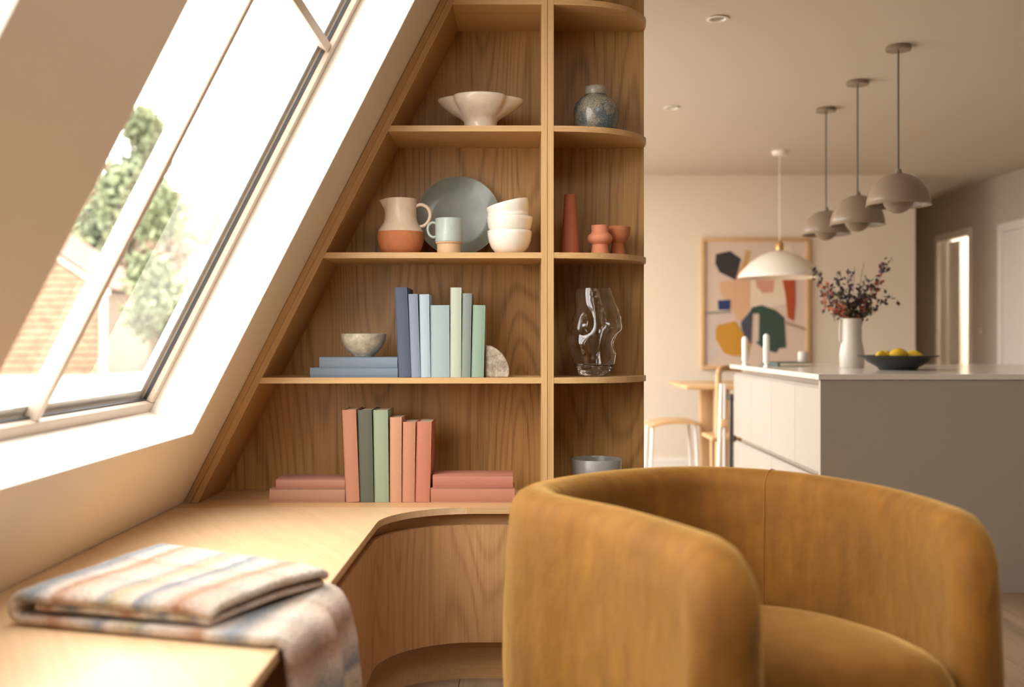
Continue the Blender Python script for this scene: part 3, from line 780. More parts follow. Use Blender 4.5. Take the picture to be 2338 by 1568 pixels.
bp = [(cen.x+(p.x-cen.x)*.85, cen.y+(p.y-cen.y)*.85) for p in outl]
obj('base', prism(NB(), bp, 0, .1, 'Z'), M['black'], ac, smooth=40)

# ------------------------------------------------------------------ folded throw on the desk
def throw_mat():
    m, nt, b = nmat('striped_wool')
    uv = nt.nodes.new('ShaderNodeUVMap'); sp = nt.nodes.new('ShaderNodeSeparateXYZ'); lk(nt, uv.outputs[0], sp.inputs[0])
    w = noise_n(nt, uv.outputs[0], 30, 2)
    u = mth(nt, 'ADD', mth(nt, 'FRACT', mth(nt, 'MULTIPLY', sp.outputs[0], 2.0)), mth(nt, 'MULTIPLY', mth(nt, 'SUBTRACT', w, .5), .05))
    cream = (.68, .59, .51); pink = (.62, .46, .37); rust = (.42, .21, .11); blue = (.20, .235, .28); grey = (.34, .32, .31); yel = (.50, .41, .24)
    c1 = ramp(nt, u, [(0, cream), (.10, pink), (.15, rust), (.21, pink), (.25, cream), (.34, blue), (.37, cream), (.46, yel), (.50, grey), (.54, cream), (.66, pink), (.72, rust), (.76, cream), (.84, blue), (.88, grey), (.93, cream)])
    vv = mth(nt, 'FRACT', mth(nt, 'MULTIPLY', sp.outputs[1], 2.2))
    c2 = ramp(nt, vv, [(0, (1, 1, 1)), (.2, (.93, .86, .80)), (.3, (.75, .72, .74)), (.36, (1, 1, 1)), (.6, (.96, .90, .84)), (.66, (.8, .66, .56)), (.72, (1, 1, 1))])
    mx = nt.nodes.new('ShaderNodeMix'); mx.data_type = 'RGBA'; mx.blend_type = 'MULTIPLY'; mx.inputs[0].default_value = .8
    lk(nt, c1, mx.inputs[6]); lk(nt, c2, mx.inputs[7])
    sp2 = noise_n(nt, objco(nt), 170, 3, .75)
    mx2 = nt.nodes.new('ShaderNodeMix'); mx2.data_type = 'RGBA'; mx2.blend_type = 'MULTIPLY'; mx2.inputs[0].default_value = .6
    lk(nt, mx.outputs[2], mx2.inputs[6]); lk(nt, ramp(nt, sp2, [(.36, (.18, .14, .12)), (.46, (.82, .78, .74)), (.58, (1, 1, 1))]), mx2.inputs[7])
    lk(nt, mx2.outputs[2], b.inputs['Base Color']); b.inputs['Roughness'].default_value = .95
    b.inputs['Sheen Weight'].default_value = .3
    bump(nt, b, noise_n(nt, objco(nt), 130, 3, .7), 1.0, .009)
    return m
M['throw'] = throw_mat()
th = thing('throw_blanket', 'folded striped woollen throw in cream, rust and blue draped over the desk edge', 'blanket', (-.6, 2.0, ZD))
# corners on the desk: A front-left, B back-left, C back-right, E front-right
def thp(u, v, lower):
    if not lower:
        A, B_, C, E = Vector((-.915, 1.945, 0)), Vector((-.805, 2.42, 0)), Vector((-.385, 2.16, 0)), Vector((-.540, 1.85, 0))
    else:
        A, B_, C, E = Vector((-.925, 1.945, 0)), Vector((-.79, 2.42, 0)), Vector((-.400, 2.20, 0)), Vector((-.43, 1.80, 0))
    return A*(1-u)*(1-v)+B_*(1-u)*v+C*u*v+E*u*(1-v)
rows = []   # (list over v of points) along the path s
NVv = 26
def wob(x, y, a=.004): return a*noise.noise(Vector((x*7, y*7, 1.3)))
TH = .016
zA = ZD+.030+.030; zL = ZD+.012
path = []
for i in range(0, 23): path.append(('top', 1-i/22))
for i in range(1, 8): path.append(('bight', i/8))
for i in range(0, 23): path.append(('low', i/22))
for i in range(1, 26): path.append(('hang', i/25))
bm = NB(); uvl = bm.loops.layers.uv.new('UVMap'); uvs = {}
s_acc = 0; prev = None
for (kind, t) in path:
    row = []
    for j in range(NVv+1):
        v = j/NVv
        if kind == 'top':
            p = thp(t, v, False); z = zA+wob(p.x, p.y)+.012*max(0, t-.75)*4*(math.sin(v*PI*.9))-.010*max(0, t-.88)*8
            z -= .012*(max(0, abs(v-.5)-.42)/.08)**2
        elif kind == 'bight':
            p0 = thp(0, v, False); p1 = thp(0, v, True); a = t*PI
            p = p0.lerp(p1, t)-Vector((1, 0, 0))*.022*math.sin(a); z = (zA+zL)/2+(zA-zL)/2*math.cos(a)+wob(p.x, p.y)*.5
        elif kind == 'low':
            p = thp(t, v, True); z = zL+.008*max(0, t-.8)
        else:
            p = thp(1, v, True)
            a = min(1, t/.22)*PI/2
            xo = .016+.045*math.sin(a)*(.2+.8*min(1, v*2.5))+ (.012*math.sin(v*17)+.008*math.sin(v*29+1)) * min(1, t*2.2) + .02*v*t
            p = Vector((XI-.012+xo, p.y+.03*t*(v-.3), 0)); 
            z = zL+.008-.05*(1-math.cos(a))-max(0, t-.22)*.20
            if t < .22:
                p0 = thp(1, v, True); p = p0.lerp(p, min(1, t/.12)) if t < .12 else p
        row.append(Vector((p.x, p.y, z)))
    if prev is not None: s_acc += (row[NVv//2]-prev[NVv//2]).length
    prev = row
    vr = [bm.verts.new(q) for q in row]
    for j, q in enumerate(vr): uvs[q] = (s_acc, j/NVv*.5)
    rows.append(vr)
for a, b in zip(rows, rows[1:]):
    for j in range(NVv):
        f = bm.faces.new((a[j], a[j+1], b[j+1], b[j]))
        for l in f.loops: l[uvl].uv = uvs[l.vert]
ends = [v.co.copy() for v in rows[-1]]
o = obj('folded_cloth', bm, M['throw'], th, smooth=180)
md = o.modifiers.new('thickness', 'SOLIDIFY'); md.thickness = .020; md.offset = 0
md = o.modifiers.new('smooth', 'SUBSURF'); md.levels = 1; md.render_levels = 2
# inner folded layer between top and bottom
bm = NB(); uvl = bm.loops.layers.uv.new('UVMap'); rr = []
for i in range(20):
    r2 = []
    for j in range(NVv+1):
        u = .03+.955*i/19; v = .015+.97*j/NVv; p = thp(u, v, False); q = bm.verts.new((p.x, p.y, zA-.0245+wob(p.x, p.y)+.010*max(0, u-.75)*4*math.sin(v*PI*.9)-.008*max(0, u-.88)*8)); uvs[q] = (u*.5+.3, v*.5); r2.append(q)
    rr.append(r2)
for a, b in zip(rr, rr[1:]):
    for j in range(NVv):
        f = bm.faces.new((a[j], a[j+1], b[j+1], b[j]))
        for l in f.loops: l[uvl].uv = uvs[l.vert]
o = obj('inner_fold', bm, M['throw'], th, smooth=180)
md = o.modifiers.new('thickness', 'SOLIDIFY'); md.thickness = .018; md.offset = 0
md = o.modifiers.new('smooth', 'SUBSURF'); md.levels = 1; md.render_levels = 2
# fringe along the hanging end
bm = NB()
for i in range(70):
    t = i/69*(len(ends)-1); a = ends[int(t)].lerp(ends[min(int(t)+1, len(ends)-1)], t-int(t))
    x = random.uniform(-.008, .008); y = random.uniform(-.008, .008)
    tube(bm, [a+Vector((0, 0, .012)), a+Vector((x*.4, y*.4, -.03)), a+Vector((x, y, -.085-random.random()*.015))], [.0032, .003, .0015], 5)
fr = obj('fringe', bm, plain('wool_fringe', (.50, .40, .33), .9, var=.5, vscale=30), th); fr['kind'] = 'stuff'

# ------------------------------------------------------------------ kitchen island
IX0, IX1, IY0, IY1, IZ = 1.305, 3.25, 4.58, 6.47, .953
isl = thing('kitchen_island', 'taupe kitchen island with pale handleless doors on its left side', 'kitchen island', (2.2, 5.5, 0))
obj('end_panel', box((IX0+.012, IY0, .0), (IX1-.01, IY0+.03, IZ-.025), .001), M['island_face'], isl, smooth=None)
obj('carcass', box((IX0+.07, IY0+.031, .08), (IX1-.01, IY1-.01, IZ-.026)), M['rail'], isl, smooth=None)
obj('plinth', box((IX0+.09, IY0+.04, .0), (IX1-.05, IY1-.05, .079)), M['rail'], isl, smooth=None)
ys = [IY0+.032, 5.03, 5.50, 5.985, IY1-.012]
for a, b in zip(ys, ys[1:]):
    bm = NB(); prism(bm, [(IX0+.02, .52), (IX0+.042, .52), (IX0+.042, .90), (IX0+.036, .90), (IX0+.02, .885)], a+.0015, b-.0015, 'Y')
    obj('door', bm, M['island_door'], isl, smooth=None)
for a, b in ((ys[0], ys[2]), (ys[2], ys[4])):
    bm = NB(); prism(bm, [(IX0+.02, .09), (IX0+.042, .09), (IX0+.042, .487), (IX0+.036, .487), (IX0+.02, .472)], a+.0015, b-.0015, 'Y')
    obj('drawer', bm, M['island_door'], isl, smooth=None)
ct_ = obj('island_worktop', box((IX0, IY0-.012, IZ-.024), (IX1+.01, IY1+.01, IZ), .002), M['counter'], isl, smooth=None)
# ------------------------------------------------------------------ things on the island
def onisl(x, y):
    d = (CH-IZ-.0005)*FPX/(y-CY); return W(x, y, d), d
def simple_lathe(name, label, cat_, x, y, prof, mat, part, grp=None, seg=40):
    c, d = onisl(x, y); k = KK(d); c.z = IZ+.0005
    r = thing(name, label, cat_, c, grp)
    obj(part, lathe(NB(), [(a*k, b*k) for a, b in prof], c, seg), mat, r, smooth=45); return r, c, k, d
r, c, k, d = simple_lathe('white_pitcher', 'tall white ceramic pitcher holding dried branches on the island', 'pitcher', 1945, 839,
    [(0, 1), (26, 0), (27, 3), (28, 30), (26, 45), (22, 62), (21.5, 108), (22.5, 112), (20, 112), (19.5, 60), (0, 50)], M['vasew'], 'pitcher_body')
obj('handle', tube(NB(), cat([(c.x-21*k, c.y, c.z+106*k), (c.x-25*k, c.y, c.z+107*k), (c.x-27*k, c.y, c.z+98*k), (c.x-27*k, c.y, c.z+66*k), (c.x-24*k, c.y, c.z+58*k), (c.x-20*k, c.y, c.z+56*k)], 4), 2.2*k, 8), M['vasew'], r)
PC = c.copy(); PK = k
br = thing('dried_branches', 'spray of dark brown and rust dried branches standing in the white pitcher', 'branches', (PC.x, PC.y, PC.z+60*PK))
tips = [(-82, 232, 0), (-70, 195, 1), (-60, 150, 1), (-45, 215, 0), (-38, 172, 2), (-22, 220, 0), (2, 230, 3), (18, 235, 3), (28, 190, 0), (48, 215, 0), (72, 238, 1), (84, 250, 0), (96, 165, 0), (60, 150, 2), (45, 128, 2), (-30, 130, 2), (15, 160, 0), (-50, 178, 0), (70, 200, 1)]
stm = NB(); lv = [NB(), NB(), NB()]
for (tx, tz, kk) in tips:
    dy = random.uniform(-50, 50)
    p = cat([(0, 0, 62), (tx*.12, dy*.1, 105), (tx*.55, dy*.5, 105+(tz-105)*.5), (tx, dy, tz)], 5)
    P = [PC+Vector(q)*PK for q in p]
    tube(stm, P, [1.0*PK]*8+[.6*PK]*(len(P)-8), 5)
    if kk == 3: nl = 5
    else: nl = 40
    for _ in range(nl):
        t = random.uniform(.45, 1.0); q = P[min(len(P)-1, int(t*(len(P)-1)))]
        q = q+Vector((random.gauss(0, 5), random.gauss(0, 5), random.gauss(0, 5)))*PK
        dr_ = Vector((random.gauss(0, 1), random.gauss(0, 1), random.gauss(.5, 1))).normalized()
        sd = dr_.cross(Vector((random.random(), random.random(), random.random()))).normalized()
        l = random.uniform(8, 17)*PK; w_ = l*.3
        b_ = lv[0 if kk in (0, 3) else (1 if (kk == 1 and random.random() < .6) else (2 if kk == 2 and random.random() < .6 else 0))]
        pts = [q, q+dr_*l*.5+sd*w_, q+dr_*l, q+dr_*l*.5-sd*w_+Vector((0, 0, .001))]
        b_.faces.new([b_.verts.new(x_) for x_ in pts])
obj('stems', stm, M['stem'], br)
for b_, mt, nm in ((lv[0], M['leaf_d'], 'dark_leaves'), (lv[1], M['leaf_r'], 'rust_leaves'), (lv[2], M['leaf_o'], 'olive_leaves')):
    q = obj(nm, b_, mt, br, smooth=None); q['kind'] = 'stuff'
# black bowl of lemons
r, BC, k, d = simple_lathe('fruit_bowl', 'shallow black footed bowl with flat rim holding lemons on the island', 'bowl', 2050, 844,
    [(0, 1), (40, 0), (43, 2), (45, 6), (66, 18), (76, 28), (88, 31), (89, 33), (76, 33), (68, 28), (50, 12), (0, 8)], M['black'], 'bowl_body', seg=56)
LB = k
for i, (lx, ly, lz, rz, ls, lb) in enumerate(((-36, 4, 33, .6, 11, 'leftmost lemon in the black bowl'), (0, -6, 36, .1, 14, 'largest middle lemon at the front of the black bowl'), (36, 0, 33, -.5, 12, 'rightmost lemon in the black bowl, against the rim'),
                                ( -18, 24, 32, 1.1, 11.5, 'lemon half hidden behind the left and middle ones'), (18, 26, 32, 2, 12, 'lemon behind the middle and right ones'))):
    c = BC+Vector((lx, ly, lz))*LB
    a = Matrix.Rotation(rz, 3, 'Z') @ Matrix.Rotation(PI/2, 3, 'Y')
    ln = thing('lemon', lb, 'lemon', (c.x, c.y, c.z-11*LB), 'lemons in the black bowl')
    obj('lemon_body', lathe(NB(), [(x_*LB*ls/11, z_*LB*ls/11) for x_, z_ in [(0, -18), (2.2, -16.5), (5, -14), (9, -8), (11, 0), (9, 8), (5, 14), (2.2, 16.5), (0, 18)]], c, 24, ax=a), M['lemon'], ln, smooth=80)
# candlesticks, cup and tray
for (x, y, h, lb) in ((1701, 834, 66, 'white taper candle at the far corner of the island, the left of two'), (1750, 839, 77, 'white taper candle on the near side, the taller-looking right one of two')):
    r, c, k, d = simple_lathe('taper_candle', lb, 'candle', x, y, [(0, 1), (6.5, 0), (7, 2), (4, 6), (4.5, 9), (7, 12), (7, h-6), (5.5, h-2), (2, h), (0, h)], M['candle'], 'candle_body', 'two white candles on the island')
    obj('wick', tube(NB(), [c+Vector((0, 0, h*k)), c+Vector((.001, 0, (h+3)*k))], .0009, 5), M['black'], r)
simple_lathe('white_cup', 'small white handleless cup beside the dark green tray', 'cup', 1834, 834, [(0, 1), (9, 0), (11, 3), (12.5, 14), (12, 30), (10, 32), (9.5, 14), (0, 6)], M['vasew'], 'cup_body')
c, d = onisl(1790, 834)
bt = thing('green_book', 'dark green closed book lying on the island behind the candle', 'book', (c.x, c.y, IZ))
obj('cover', box((c.x-.10, c.y-.25, IZ+.0005), (c.x+.09, c.y+.12, IZ+.022), .002), plain('dark_green_cloth', (.06, .09, .075), .7), bt)
obj('pages', box((c.x-.085, c.y-.252, IZ+.004), (c.x+.0905, c.y+.115, IZ+.0185)), M['page'], bt, smooth=None)

# ------------------------------------------------------------------ pendants
def pendant(xc, yc, ytop, yrim, hw, label):
    d = (HC-CH)*FPX/(CY-yc); X = (xc-CX)/FPX*d
    r = thing('pendant_lamp', label, 'lamp', (X, d, HC), 'three dome pendants over the island')
    zt = CH+(CY-ytop)/FPX*d; zr = CH+(CY-yrim)/FPX*d; R = hw/FPX*d
    k = KK(d)
    obj('ceiling_rose', lathe(NB(), [(0, HC), (.055, HC), (.06, HC-.012), (.058, HC-.022), (0, HC-.024)], (X, d, 0), 32), M['pend'], r)
    obj('cord', tube(NB(), [(X, d, HC-.02), (X, d, zt)], .0045, 8), plain('grey_cord', (.10, .09, .08), .8), r)
    H = zt-zr
    pr = [(.012, zt+.018), (.016, zt+.002)] + [(R*math.sin(a*PI/28), zr+H*math.cos(a*PI/28)) for a in range(1, 15)] + [(R*1.03, zr-.004), (R*1.02, zr-.006), (R*.985, zr)] + [(R*.975*math.sin(a*PI/28), zr+(H-.004)*math.cos(a*PI/28)) for a in range(13, 1, -1)]
    obj('shade', lathe(NB(), pr, (X, d, 0), 56), M['pend'], r, smooth=50)
    R2 = R*.5; zc = zr+.028
    pr = [(0, zc-R2*.96)] + [(R2*math.sin(a*PI/24), zc-R2*.96*math.cos(a*PI/24)) for a in range(1, 13)] + [(R2*.97, zc)] + [(R2*.95*math.sin(a*PI/24), zc-R2*.9*math.cos(a*PI/24)) for a in range(12, 0, -1)]
    obj('lower_shade', lathe(NB(), pr, (X, d, 0), 40), M['pend'], r, smooth=50)
    for q in range(3):
        a = q*2*PI/3+.4; bm = tube(NB(), [(X+R2*.9*math.cos(a), d+R2*.9*math.sin(a), zc-.01), (X+R2*.9*math.cos(a), d+R2*.9*math.sin(a), zr+H*.82)], .0025, 6)
        obj('rod', bm, M['white_m'], r)
pendant(2051, 105, 395, 467, 70, 'taupe dome pendant lamp, the nearest and largest of three over the island')
pendant(1958, 185, 445, 512, 60, 'taupe dome pendant lamp, the middle one of three over the island')
pendant(1886, 247, 480, 534, 53, 'taupe dome pendant lamp, the farthest and smallest of three over the island')
# white dining pendant
d = 7.78; X = (1780-CX)/FPX*d; k = KK(d)
dp = thing('dining_pendant', 'wide white shallow dome pendant hanging in front of the painting', 'lamp', (X, d, HC))
obj('ceiling_rose', lathe(NB(), [(0, HC), (.06, HC), (.05, HC-.03), (0, HC-.035)], (X, d, 0), 32), M['pend_w'], dp)
zt = CH+(CY-572)*k; zr = CH+(CY-630)*k; R = 93*k
obj('cord', tube(NB(), [(X, d, HC-.03), (X, d, zt+.05)], .003, 8), M['pend_w'], dp)
obj('brass_cap', lathe(NB(), [(0, zt+.07), (.018, zt+.068), (.028, zt+.05), (.03, zt+.005), (0, zt)], (X, d, 0), 24), M['brass'], dp)
pr = [(.01, zt), (22*k, zt-3*k), (45*k, zt-12*k), (66*k, zt-27*k), (82*k, zt-43*k), (91*k, zr+4*k), (R, zr), (R, zr-4*k), (R*.97, zr-4*k), (R*.96, zr), (80*k, zt-45*k), (64*k, zt-30*k), (44*k, zt-15*k), (.01, zt-4*k)]
obj('shade', lathe(NB(), pr, (X, d, 0), 56), M['pend_w'], dp, smooth=50)
# recessed ceiling lights
for (x, y, lb) in ((1638, 41, 'recessed round ceiling light nearer the bookcase'), (1533, 245, 'small recessed ceiling light farther along the ceiling')):
    d = (HC-CH)*FPX/(CY-y); X = (x-CX)/FPX*d
    r = thing('recessed_light', lb, 'lamp', (X, d, HC), 'recessed ceiling lights')
    obj('trim_ring', lathe(NB(), [(.045, HC-.0005), (.048, HC-.006), (.036, HC-.008), (.03, HC-.002), (.03, HC-.0005)], (X, d, 0), 32), M['white_m'], r)
    obj('lens', lathe(NB(), [(0, HC-.0015), (.0298, HC-.0015), (.0298, HC-.0005), (0, HC-.0005)], (X, d, 0), 24), plain('lamp_lens', (.3, .27, .23), .3), r)

# ------------------------------------------------------------------ painting
YA = YF-.004
def AP(x, y): q = W(1500+x/4.127, 500+y/4.127, YA-.025); return (q.x, q.z)
x0, z1 = AP(420, 175); x1, z0 = AP(1440, 1415)
pt = thing('abstract_painting', 'large framed abstract painting with black, yellow, red and green shapes on the far wall', 'painting', ((x0+x1)/2, YA, z0))
fwm = .03
for lo, hi in (((x0, z0), (x1, z0+fwm)), ((x0, z1-fwm), (x1, z1)), ((x0, z0+fwm), (x0+fwm, z1-fwm)), ((x1-fwm, z0+fwm), (x1, z1-fwm))):
    obj('frame_rail', box((lo[0], YA-.035, lo[1]), (hi[0], YA, hi[1]), .002), M['chair_wood'], pt)
obj('canvas', box((x0+fwm, YA-.018, z0+fwm), (x1-fwm, YA-.001, z1-fwm)), plain('canvas_blush', (.66, .52, .43), .8), pt, smooth=None)
shapes = [
 ('peach', (.66, .40, .24), [(590, 590), (735, 575), (780, 440), (885, 560), (880, 830), (800, 960), (760, 960), (735, 890), (600, 700)]),
 ('cream', (.76, .64, .50), [(885, 560), (1100, 300), (1250, 240), (1300, 350), (1190, 560), (1230, 800), (1060, 830), (885, 830)]),
 ('pink', (.62, .30, .22), [(930, 560), (1110, 560), (1100, 690), (1000, 700), (940, 640)]),
 ('lilac', (.60, .50, .46), [(450, 900), (730, 905), (560, 1010), (540, 1180), (600, 1290), (450, 1370)]),
 ('ochre_streak', (.55, .33, .12), [(840, 290), (890, 300), (840, 480), (790, 480)]),
 ('black', (.035, .03, .032), [(555, 330), (690, 300), (795, 375), (740, 575), (590, 500), (550, 420)]),
 ('blue', (.02, .04, .14), [(575, 765), (695, 760), (690, 855), (580, 855)]),
 ('grey_line', (.30, .29, .25), [(450, 875), (700, 860), (700, 885), (450, 900)]),
 ('yellow', (.55, .27, .03), [(575, 1000), (740, 960), (800, 1060), (880, 1170), (860, 1290), (720, 1290), (630, 1260), (555, 1130), (555, 1050)]),
 ('slate', (.06, .065, .10), [(790, 970), (870, 880), (895, 1000), (890, 1180), (830, 1110), (800, 1040)]),
 ('green', (.035, .07, .05), [(870, 880), (900, 830), (990, 810), (1120, 860), (1200, 930), (1215, 1210), (1150, 1215), (1120, 1260), (1020, 1230), (930, 1160), (960, 1150), (965, 890), (900, 890), (895, 1000), (880, 960)]),
 ('red', (.42, .07, .015), [(1180, 560), (1300, 560), (1305, 780), (1290, 960), (1235, 930), (1210, 700)]),
 ('brown_line', (.40, .27, .18), [(1215, 960), (1415, 1030), (1410, 1055), (1215, 990)]),
]
for i, (nm, c, pp) in enumerate(shapes):
    obj('%s_shape' % nm, prism(NB(), [AP(*q) for q in pp], YA-.0185-.0005*i, YA-.018, 'Y'), plain(nm+'_paint', c, .7), pt, smooth=None)

# ------------------------------------------------------------------ dining furniture
tz = .785; ty0, ty1 = 7.3, 8.2
dt = thing('dining_table', 'light oak dining table seen beyond the bookcase', 'table', (2.1, 7.8, 0))
obj('tabletop', box((1.17, ty0, tz-.028), (2.9, ty1, tz), .01), M['chair_wood'], dt)
for (x, y) in ((1.44, 7.45), (1.44, 8.05), (2.65, 7.45), (2.65, 8.05)):
    obj('leg', prism(NB(), [(x-.042, 0), (x+.042, 0), (x+.05, tz-.028), (x-.05, tz-.028)], y-.04, y+.04, 'Y', .004), M['chair_wood'], dt)
ds = thing('dining_stool', 'stool with curved tan wooden seat and white metal legs, left of the table', 'stool', (1.28, 8.0, 0))
q = W(1478, 962, 7.9); q2 = W(1594, 962, 7.9); zs_ = q.z
sx0, sx1 = q.x, q2.x
prf = [(sx0, zs_-.012), (sx0+.1, zs_+.012), ((sx0+sx1)/2, zs_+.018), (sx1-.08, zs_+.016), (sx1, zs_-.006), (sx1-.002, zs_-.022), (sx1-.08, zs_-.002), ((sx0+sx1)/2, zs_-.004), (sx0+.1, zs_-.01), (sx0+.005, zs_-.032)]
obj('seat', prism(NB(), prf, 7.7, 8.1, 'Y', .003), M['chair_wood'], ds)
for (x, y, dx) in ((sx0+.02, 7.74, -.02), (sx1-.05, 7.74, .03), (sx0+.02, 8.06, -.02), (sx1-.05, 8.06, .03)):
    obj('leg', tube(NB(), [(x+dx, y, 0), (x, y, zs_-.004)], .011, 10), M['white_m'], ds)
# wooden chair at the table end, its back rail curving round
wc = thing('wooden_chair', 'light oak chair with curved back rail between table and island', 'chair', (1.35, 7.0, 0))
def C7(x, y, d=6.9): return W(x, y, d)
obj('back_rail', tube(NB(), cat([C7(1640, 858, 6.9), C7(1643, 846, 6.95), C7(1655, 840, 7.05), C7(1690, 842, 7.15), C7(1740, 850, 7.2)], 6), .020, 10), M['chair_wood'], wc)
for (x, yt, d_) in ((1640, 855, 6.9), (1740, 850, 7.2)):
    p = C7(x, yt, d_); obj('leg', tube(NB(), [(p.x, p.y, 0), (p.x, p.y, p.z)], [.014, .02], 10), M['chair_wood'], wc)
for (x, y) in ((1.33, 7.2), (1.62, 6.95)):
    obj('leg', tube(NB(), [(x, y, 0), (x, y, .44)], [.012, .018], 10), M['chair_wood'], wc)
obj('seat', prism(NB(), [(1.27, 6.88), (1.66, 6.88), (1.69, 7.25), (1.27, 7.27)], .44, .465, 'Z', .006), M['chair_wood'], wc)
# black bar stool at the far end of the island
bsd = 6.74
bt = thing('bar_stool', 'black metal bar stool tucked at the far end of the island', 'stool', (1.37, bsd, 0))
p = W(1676, 906, bsd)
obj('seat', box((p.x-.045, bsd-.1, p.z-.02), (p.x+.20, bsd+.14, p.z+.012), .008), M['black'], bt)
for (x, y) in ((p.x-.035, bsd-.09), (p.x+.03, bsd+.12), (p.x+.19, bsd-.09), (p.x+.19, bsd+.12)):
    obj('leg', tube(NB(), [(x-.008, y, 0), (x, y, p.z-.015)], .010, 8), M['black'], bt)
obj('foot_rail', tube(NB(), [(p.x-.035, bsd-.09, .25), (p.x+.19, bsd-.09, .25)], .008, 8), M['black'], bt)
ws = thing('white_stool', 'slim white metal legged stool with tan seat beside the black bar stool', 'stool', (1.25, 6.95, 0))
p = W(1650, 962, 6.6)
obj('seat', box((p.x-.03, 6.5, p.z-.03), (p.x+.02, 6.58, p.z+.02), .006), M['chair_wood'], ws)
obj('leg', tube(NB(), [(p.x-.045, 6.54, 0), (p.x-.02, 6.54, p.z+.24)], .011, 8), M['white_m'], ws)
obj('leg', tube(NB(), [(p.x-.005, 6.54, 0), (p.x, 6.54, p.z+.24)], .011, 8), M['white_m'], ws)
# light switch
sw = thing('light_switch', 'small flat light switch on the right-hand wall between the two doors', 'switch', (XR, 9.32, 1.18))
obj('plate', box((XR-.009, 9.28, 1.14), (XR, 9.36, 1.22), .002), M['hall'], sw)
obj('rocker', box((XR-.013, 9.305, 1.16), (XR-.009, 9.335, 1.2), .001), M['door_w'], sw)

# ------------------------------------------------------------------ garden outside
bm = NB()
nx, ny = 24, 26
def gz(x, y): return -.15+.52*max(0, min(1, (-x-3.2)/3.0))
vv = [[bm.verts.new((-50+ (47.6)*(i/nx)**.6, -8+78*j/ny, gz(-50+47.6*(i/nx)**.6, 0))) for j in range(ny+1)] for i in range(nx+1)]
for i in range(nx):
    for j in range(ny): bm.faces.new((vv[i][j], vv[i+1][j], vv[i+1][j+1], vv[i][j+1]))
tag(obj('ground_garden', bm, M['paving'], smooth=60), kind='structure')
YS = 22.0; gb = .37
sh = thing('garden_shed', 'timber clad garden shed with cream bargeboard, seen through the roof window', 'shed', (-9.9, YS+1, gb))
xc = (238-CX)/FPX*YS; xl = xc-4.2; ez = CH+(CY-665)/FPX*YS; ax_ = (xc+xl)/2; az = ez+.66*(xc-ax_)
obj('body', prism(NB(), [(xl+.05, gb-.1), (xc-.05, gb-.1), (xc-.05, ez), (ax_, az-.04), (xl+.05, ez)], YS+.03, YS+3, 'Y'), M['bark'], sh, smooth=None)
z = gb; hb = .145
while z < az-.1:
    zt = min(z+hb-.022, az-.02)
    w0 = xc-.06 if z < ez else xc-.06-(z-ez)/.66
    w1 = xc-.06 if zt < ez else xc-.06-(zt-ez)/.66
    l0 = 2*ax_-w0; l1 = 2*ax_-w1
    if w1 > ax_+.05:
        add = NB(); add_hexa(add, [(l0, YS, z), (w0, YS, z), (w0, YS+.03, z), (l0, YS+.03, z), (l1, YS+.012, zt), (w1, YS+.012, zt), (w1, YS+.03, zt), (l1, YS+.03, zt)])
        obj('board', add, M['shed'], sh, smooth=None)
    z += hb
obj('corner_post', box((xc-.1, YS-.02, gb-.1), (xc+.03, YS+.1, ez), .005), M['shed_trim'], sh)
for sgn in (1, -1):
    xe = ax_+sgn*(xc-ax_+.12); ze = ez-.08
    obj('bargeboard', prism(NB(), [(ax_, az), (xe, ze), (xe, ze+.11), (ax_, az+.11)], YS-.06, YS+.02, 'Y'), M['shed_trim'], sh, smooth=None)
    obj('roof_slope', prism(NB(), [(ax_, az+.12), (xe, ze+.12), (xe, ze+.18), (ax_, az+.18)], YS+.02, YS+3.2, 'Y'), M['roof_tile'], sh, smooth=None)
# neighbouring house
YH = 46.0
hh = thing('neighbour_house', 'cream house with clay tiled roof beyond the garden trees', 'house', (-18, YH+3, .3))
hx1 = (428-CX)/FPX*YH; hx0 = hx1-10; hr = CH+(CY-405)/FPX*YH; he = hr-2.6
obj('wall', box((hx0+.3, YH+1, .3), (hx1-.3, YH+7, he)), M['render'], hh, smooth=None)
obj('roof', prism(NB(), [(YH+.6, he), (YH+4, hr), (YH+7.4, he)], hx0, hx1, 'X'), M['roof_tile'], hh, smooth=None)
for i in range(3):
    wx = hx0+1.4+i*2.9
    f = obj('window', box((wx, YH+.94, 3.4), (wx+1.1, YH+1.02, 4.7)), M['white_m'], hh, smooth=None)
    obj('pane', box((wx+.08, YH+.93, 3.48), (wx+1.02, YH+.96, 4.62)), M['gasket'], f, smooth=None)
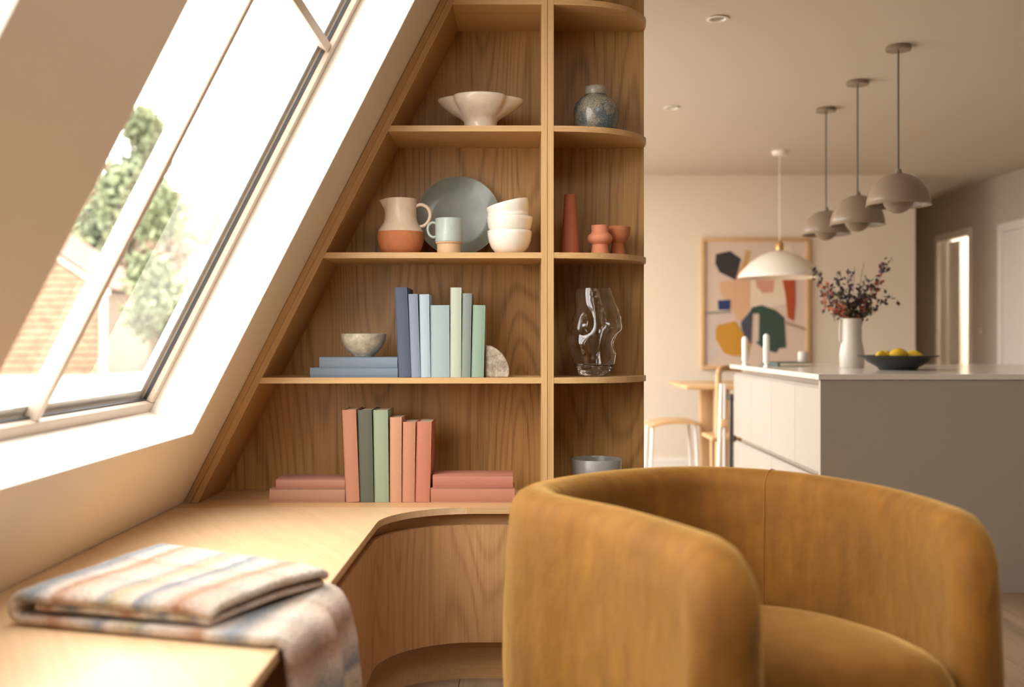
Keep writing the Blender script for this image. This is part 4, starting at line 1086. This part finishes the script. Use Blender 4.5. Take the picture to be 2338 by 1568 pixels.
# trees
def tree(name, label, X, Y, z0, crown, mat, n, leaf, seed, trunk_h):
    rnd = random.Random(seed)
    r = thing(name, label, 'tree', (X, Y, z0))
    bm = NB(); tube(bm, [(X, Y, z0-.1), (X+.1, Y, z0+trunk_h*.6), (X, Y, z0+trunk_h)], [.16, .11, .06], 8)
    for i in range(12):
        a = rnd.random()*6.28; c = crown[i % len(crown)]
        q = Vector((c[0], c[1], c[2]))+Vector((math.cos(a), math.sin(a), rnd.random()-.3))*c[3]*.6
        tube(bm, [(X, Y, z0+trunk_h*(.45+.04*i)), ((X+q.x)/2, (Y+q.y)/2, (z0+trunk_h*.7+q.z)/2), q], [.06, .04, .015], 6)
    obj('trunk', bm, M['bark'], r)
    bm = NB()
    for c in crown:
        for _ in range(n):
            v = Vector((rnd.gauss(0, 1), rnd.gauss(0, 1), rnd.gauss(0, 1))).normalized()*c[3]*rnd.random()**.45
            q = Vector(c[:3])+v
            a = Vector((rnd.gauss(0, 1), rnd.gauss(0, 1), rnd.gauss(0, 1))).normalized(); b = a.cross(Vector((rnd.random(), rnd.random(), rnd.random()-.5))).normalized()
            s = leaf*rnd.uniform(.6, 1.3)
            bm.faces.new([bm.verts.new(p) for p in (q, q+a*s+b*s*.45, q+a*s*2, q+a*s-b*s*.45)])
    f = obj('foliage', bm, mat, r, smooth=None); f['kind'] = 'stuff'
def TP(x, y, d, rpx): q = W(x, y, d); return (q.x, q.y, q.z, rpx/FPX*d)
tree('garden_tree', 'tall green garden tree behind the shed, through the roof window', (300-CX)/FPX*30, 30, .37, [TP(300, 430, 30, 80), TP(250, 520, 30, 80), TP(325, 290, 30, 42), TP(345, 360, 30, 30), TP(360, 490, 29, 60), TP(200, 600, 30, 70), TP(160, 640, 30, 60), TP(225, 650, 30, 50)], M['tree_g'], 900, .17, 3, 6.5)
tree('autumn_tree', 'russet leaved tree at the garden end, partly hidden by the green one', (340-CX)/FPX*34, 34, .37, [TP(250, 430, 34, 60), TP(190, 590, 34, 45), TP(375, 560, 34, 70), TP(330, 590, 34, 70)], M['tree_p'], 800, .17, 5, 6)
tree('green_shrub', 'broad green shrub right of the shed', (350-CX)/FPX*20, 20, .37, [TP(345, 720, 20, 60), TP(400, 700, 20, 70), TP(340, 630, 20, 50), TP(440, 780, 20, 60)], M['tree_g'], 800, .11, 9, 2)
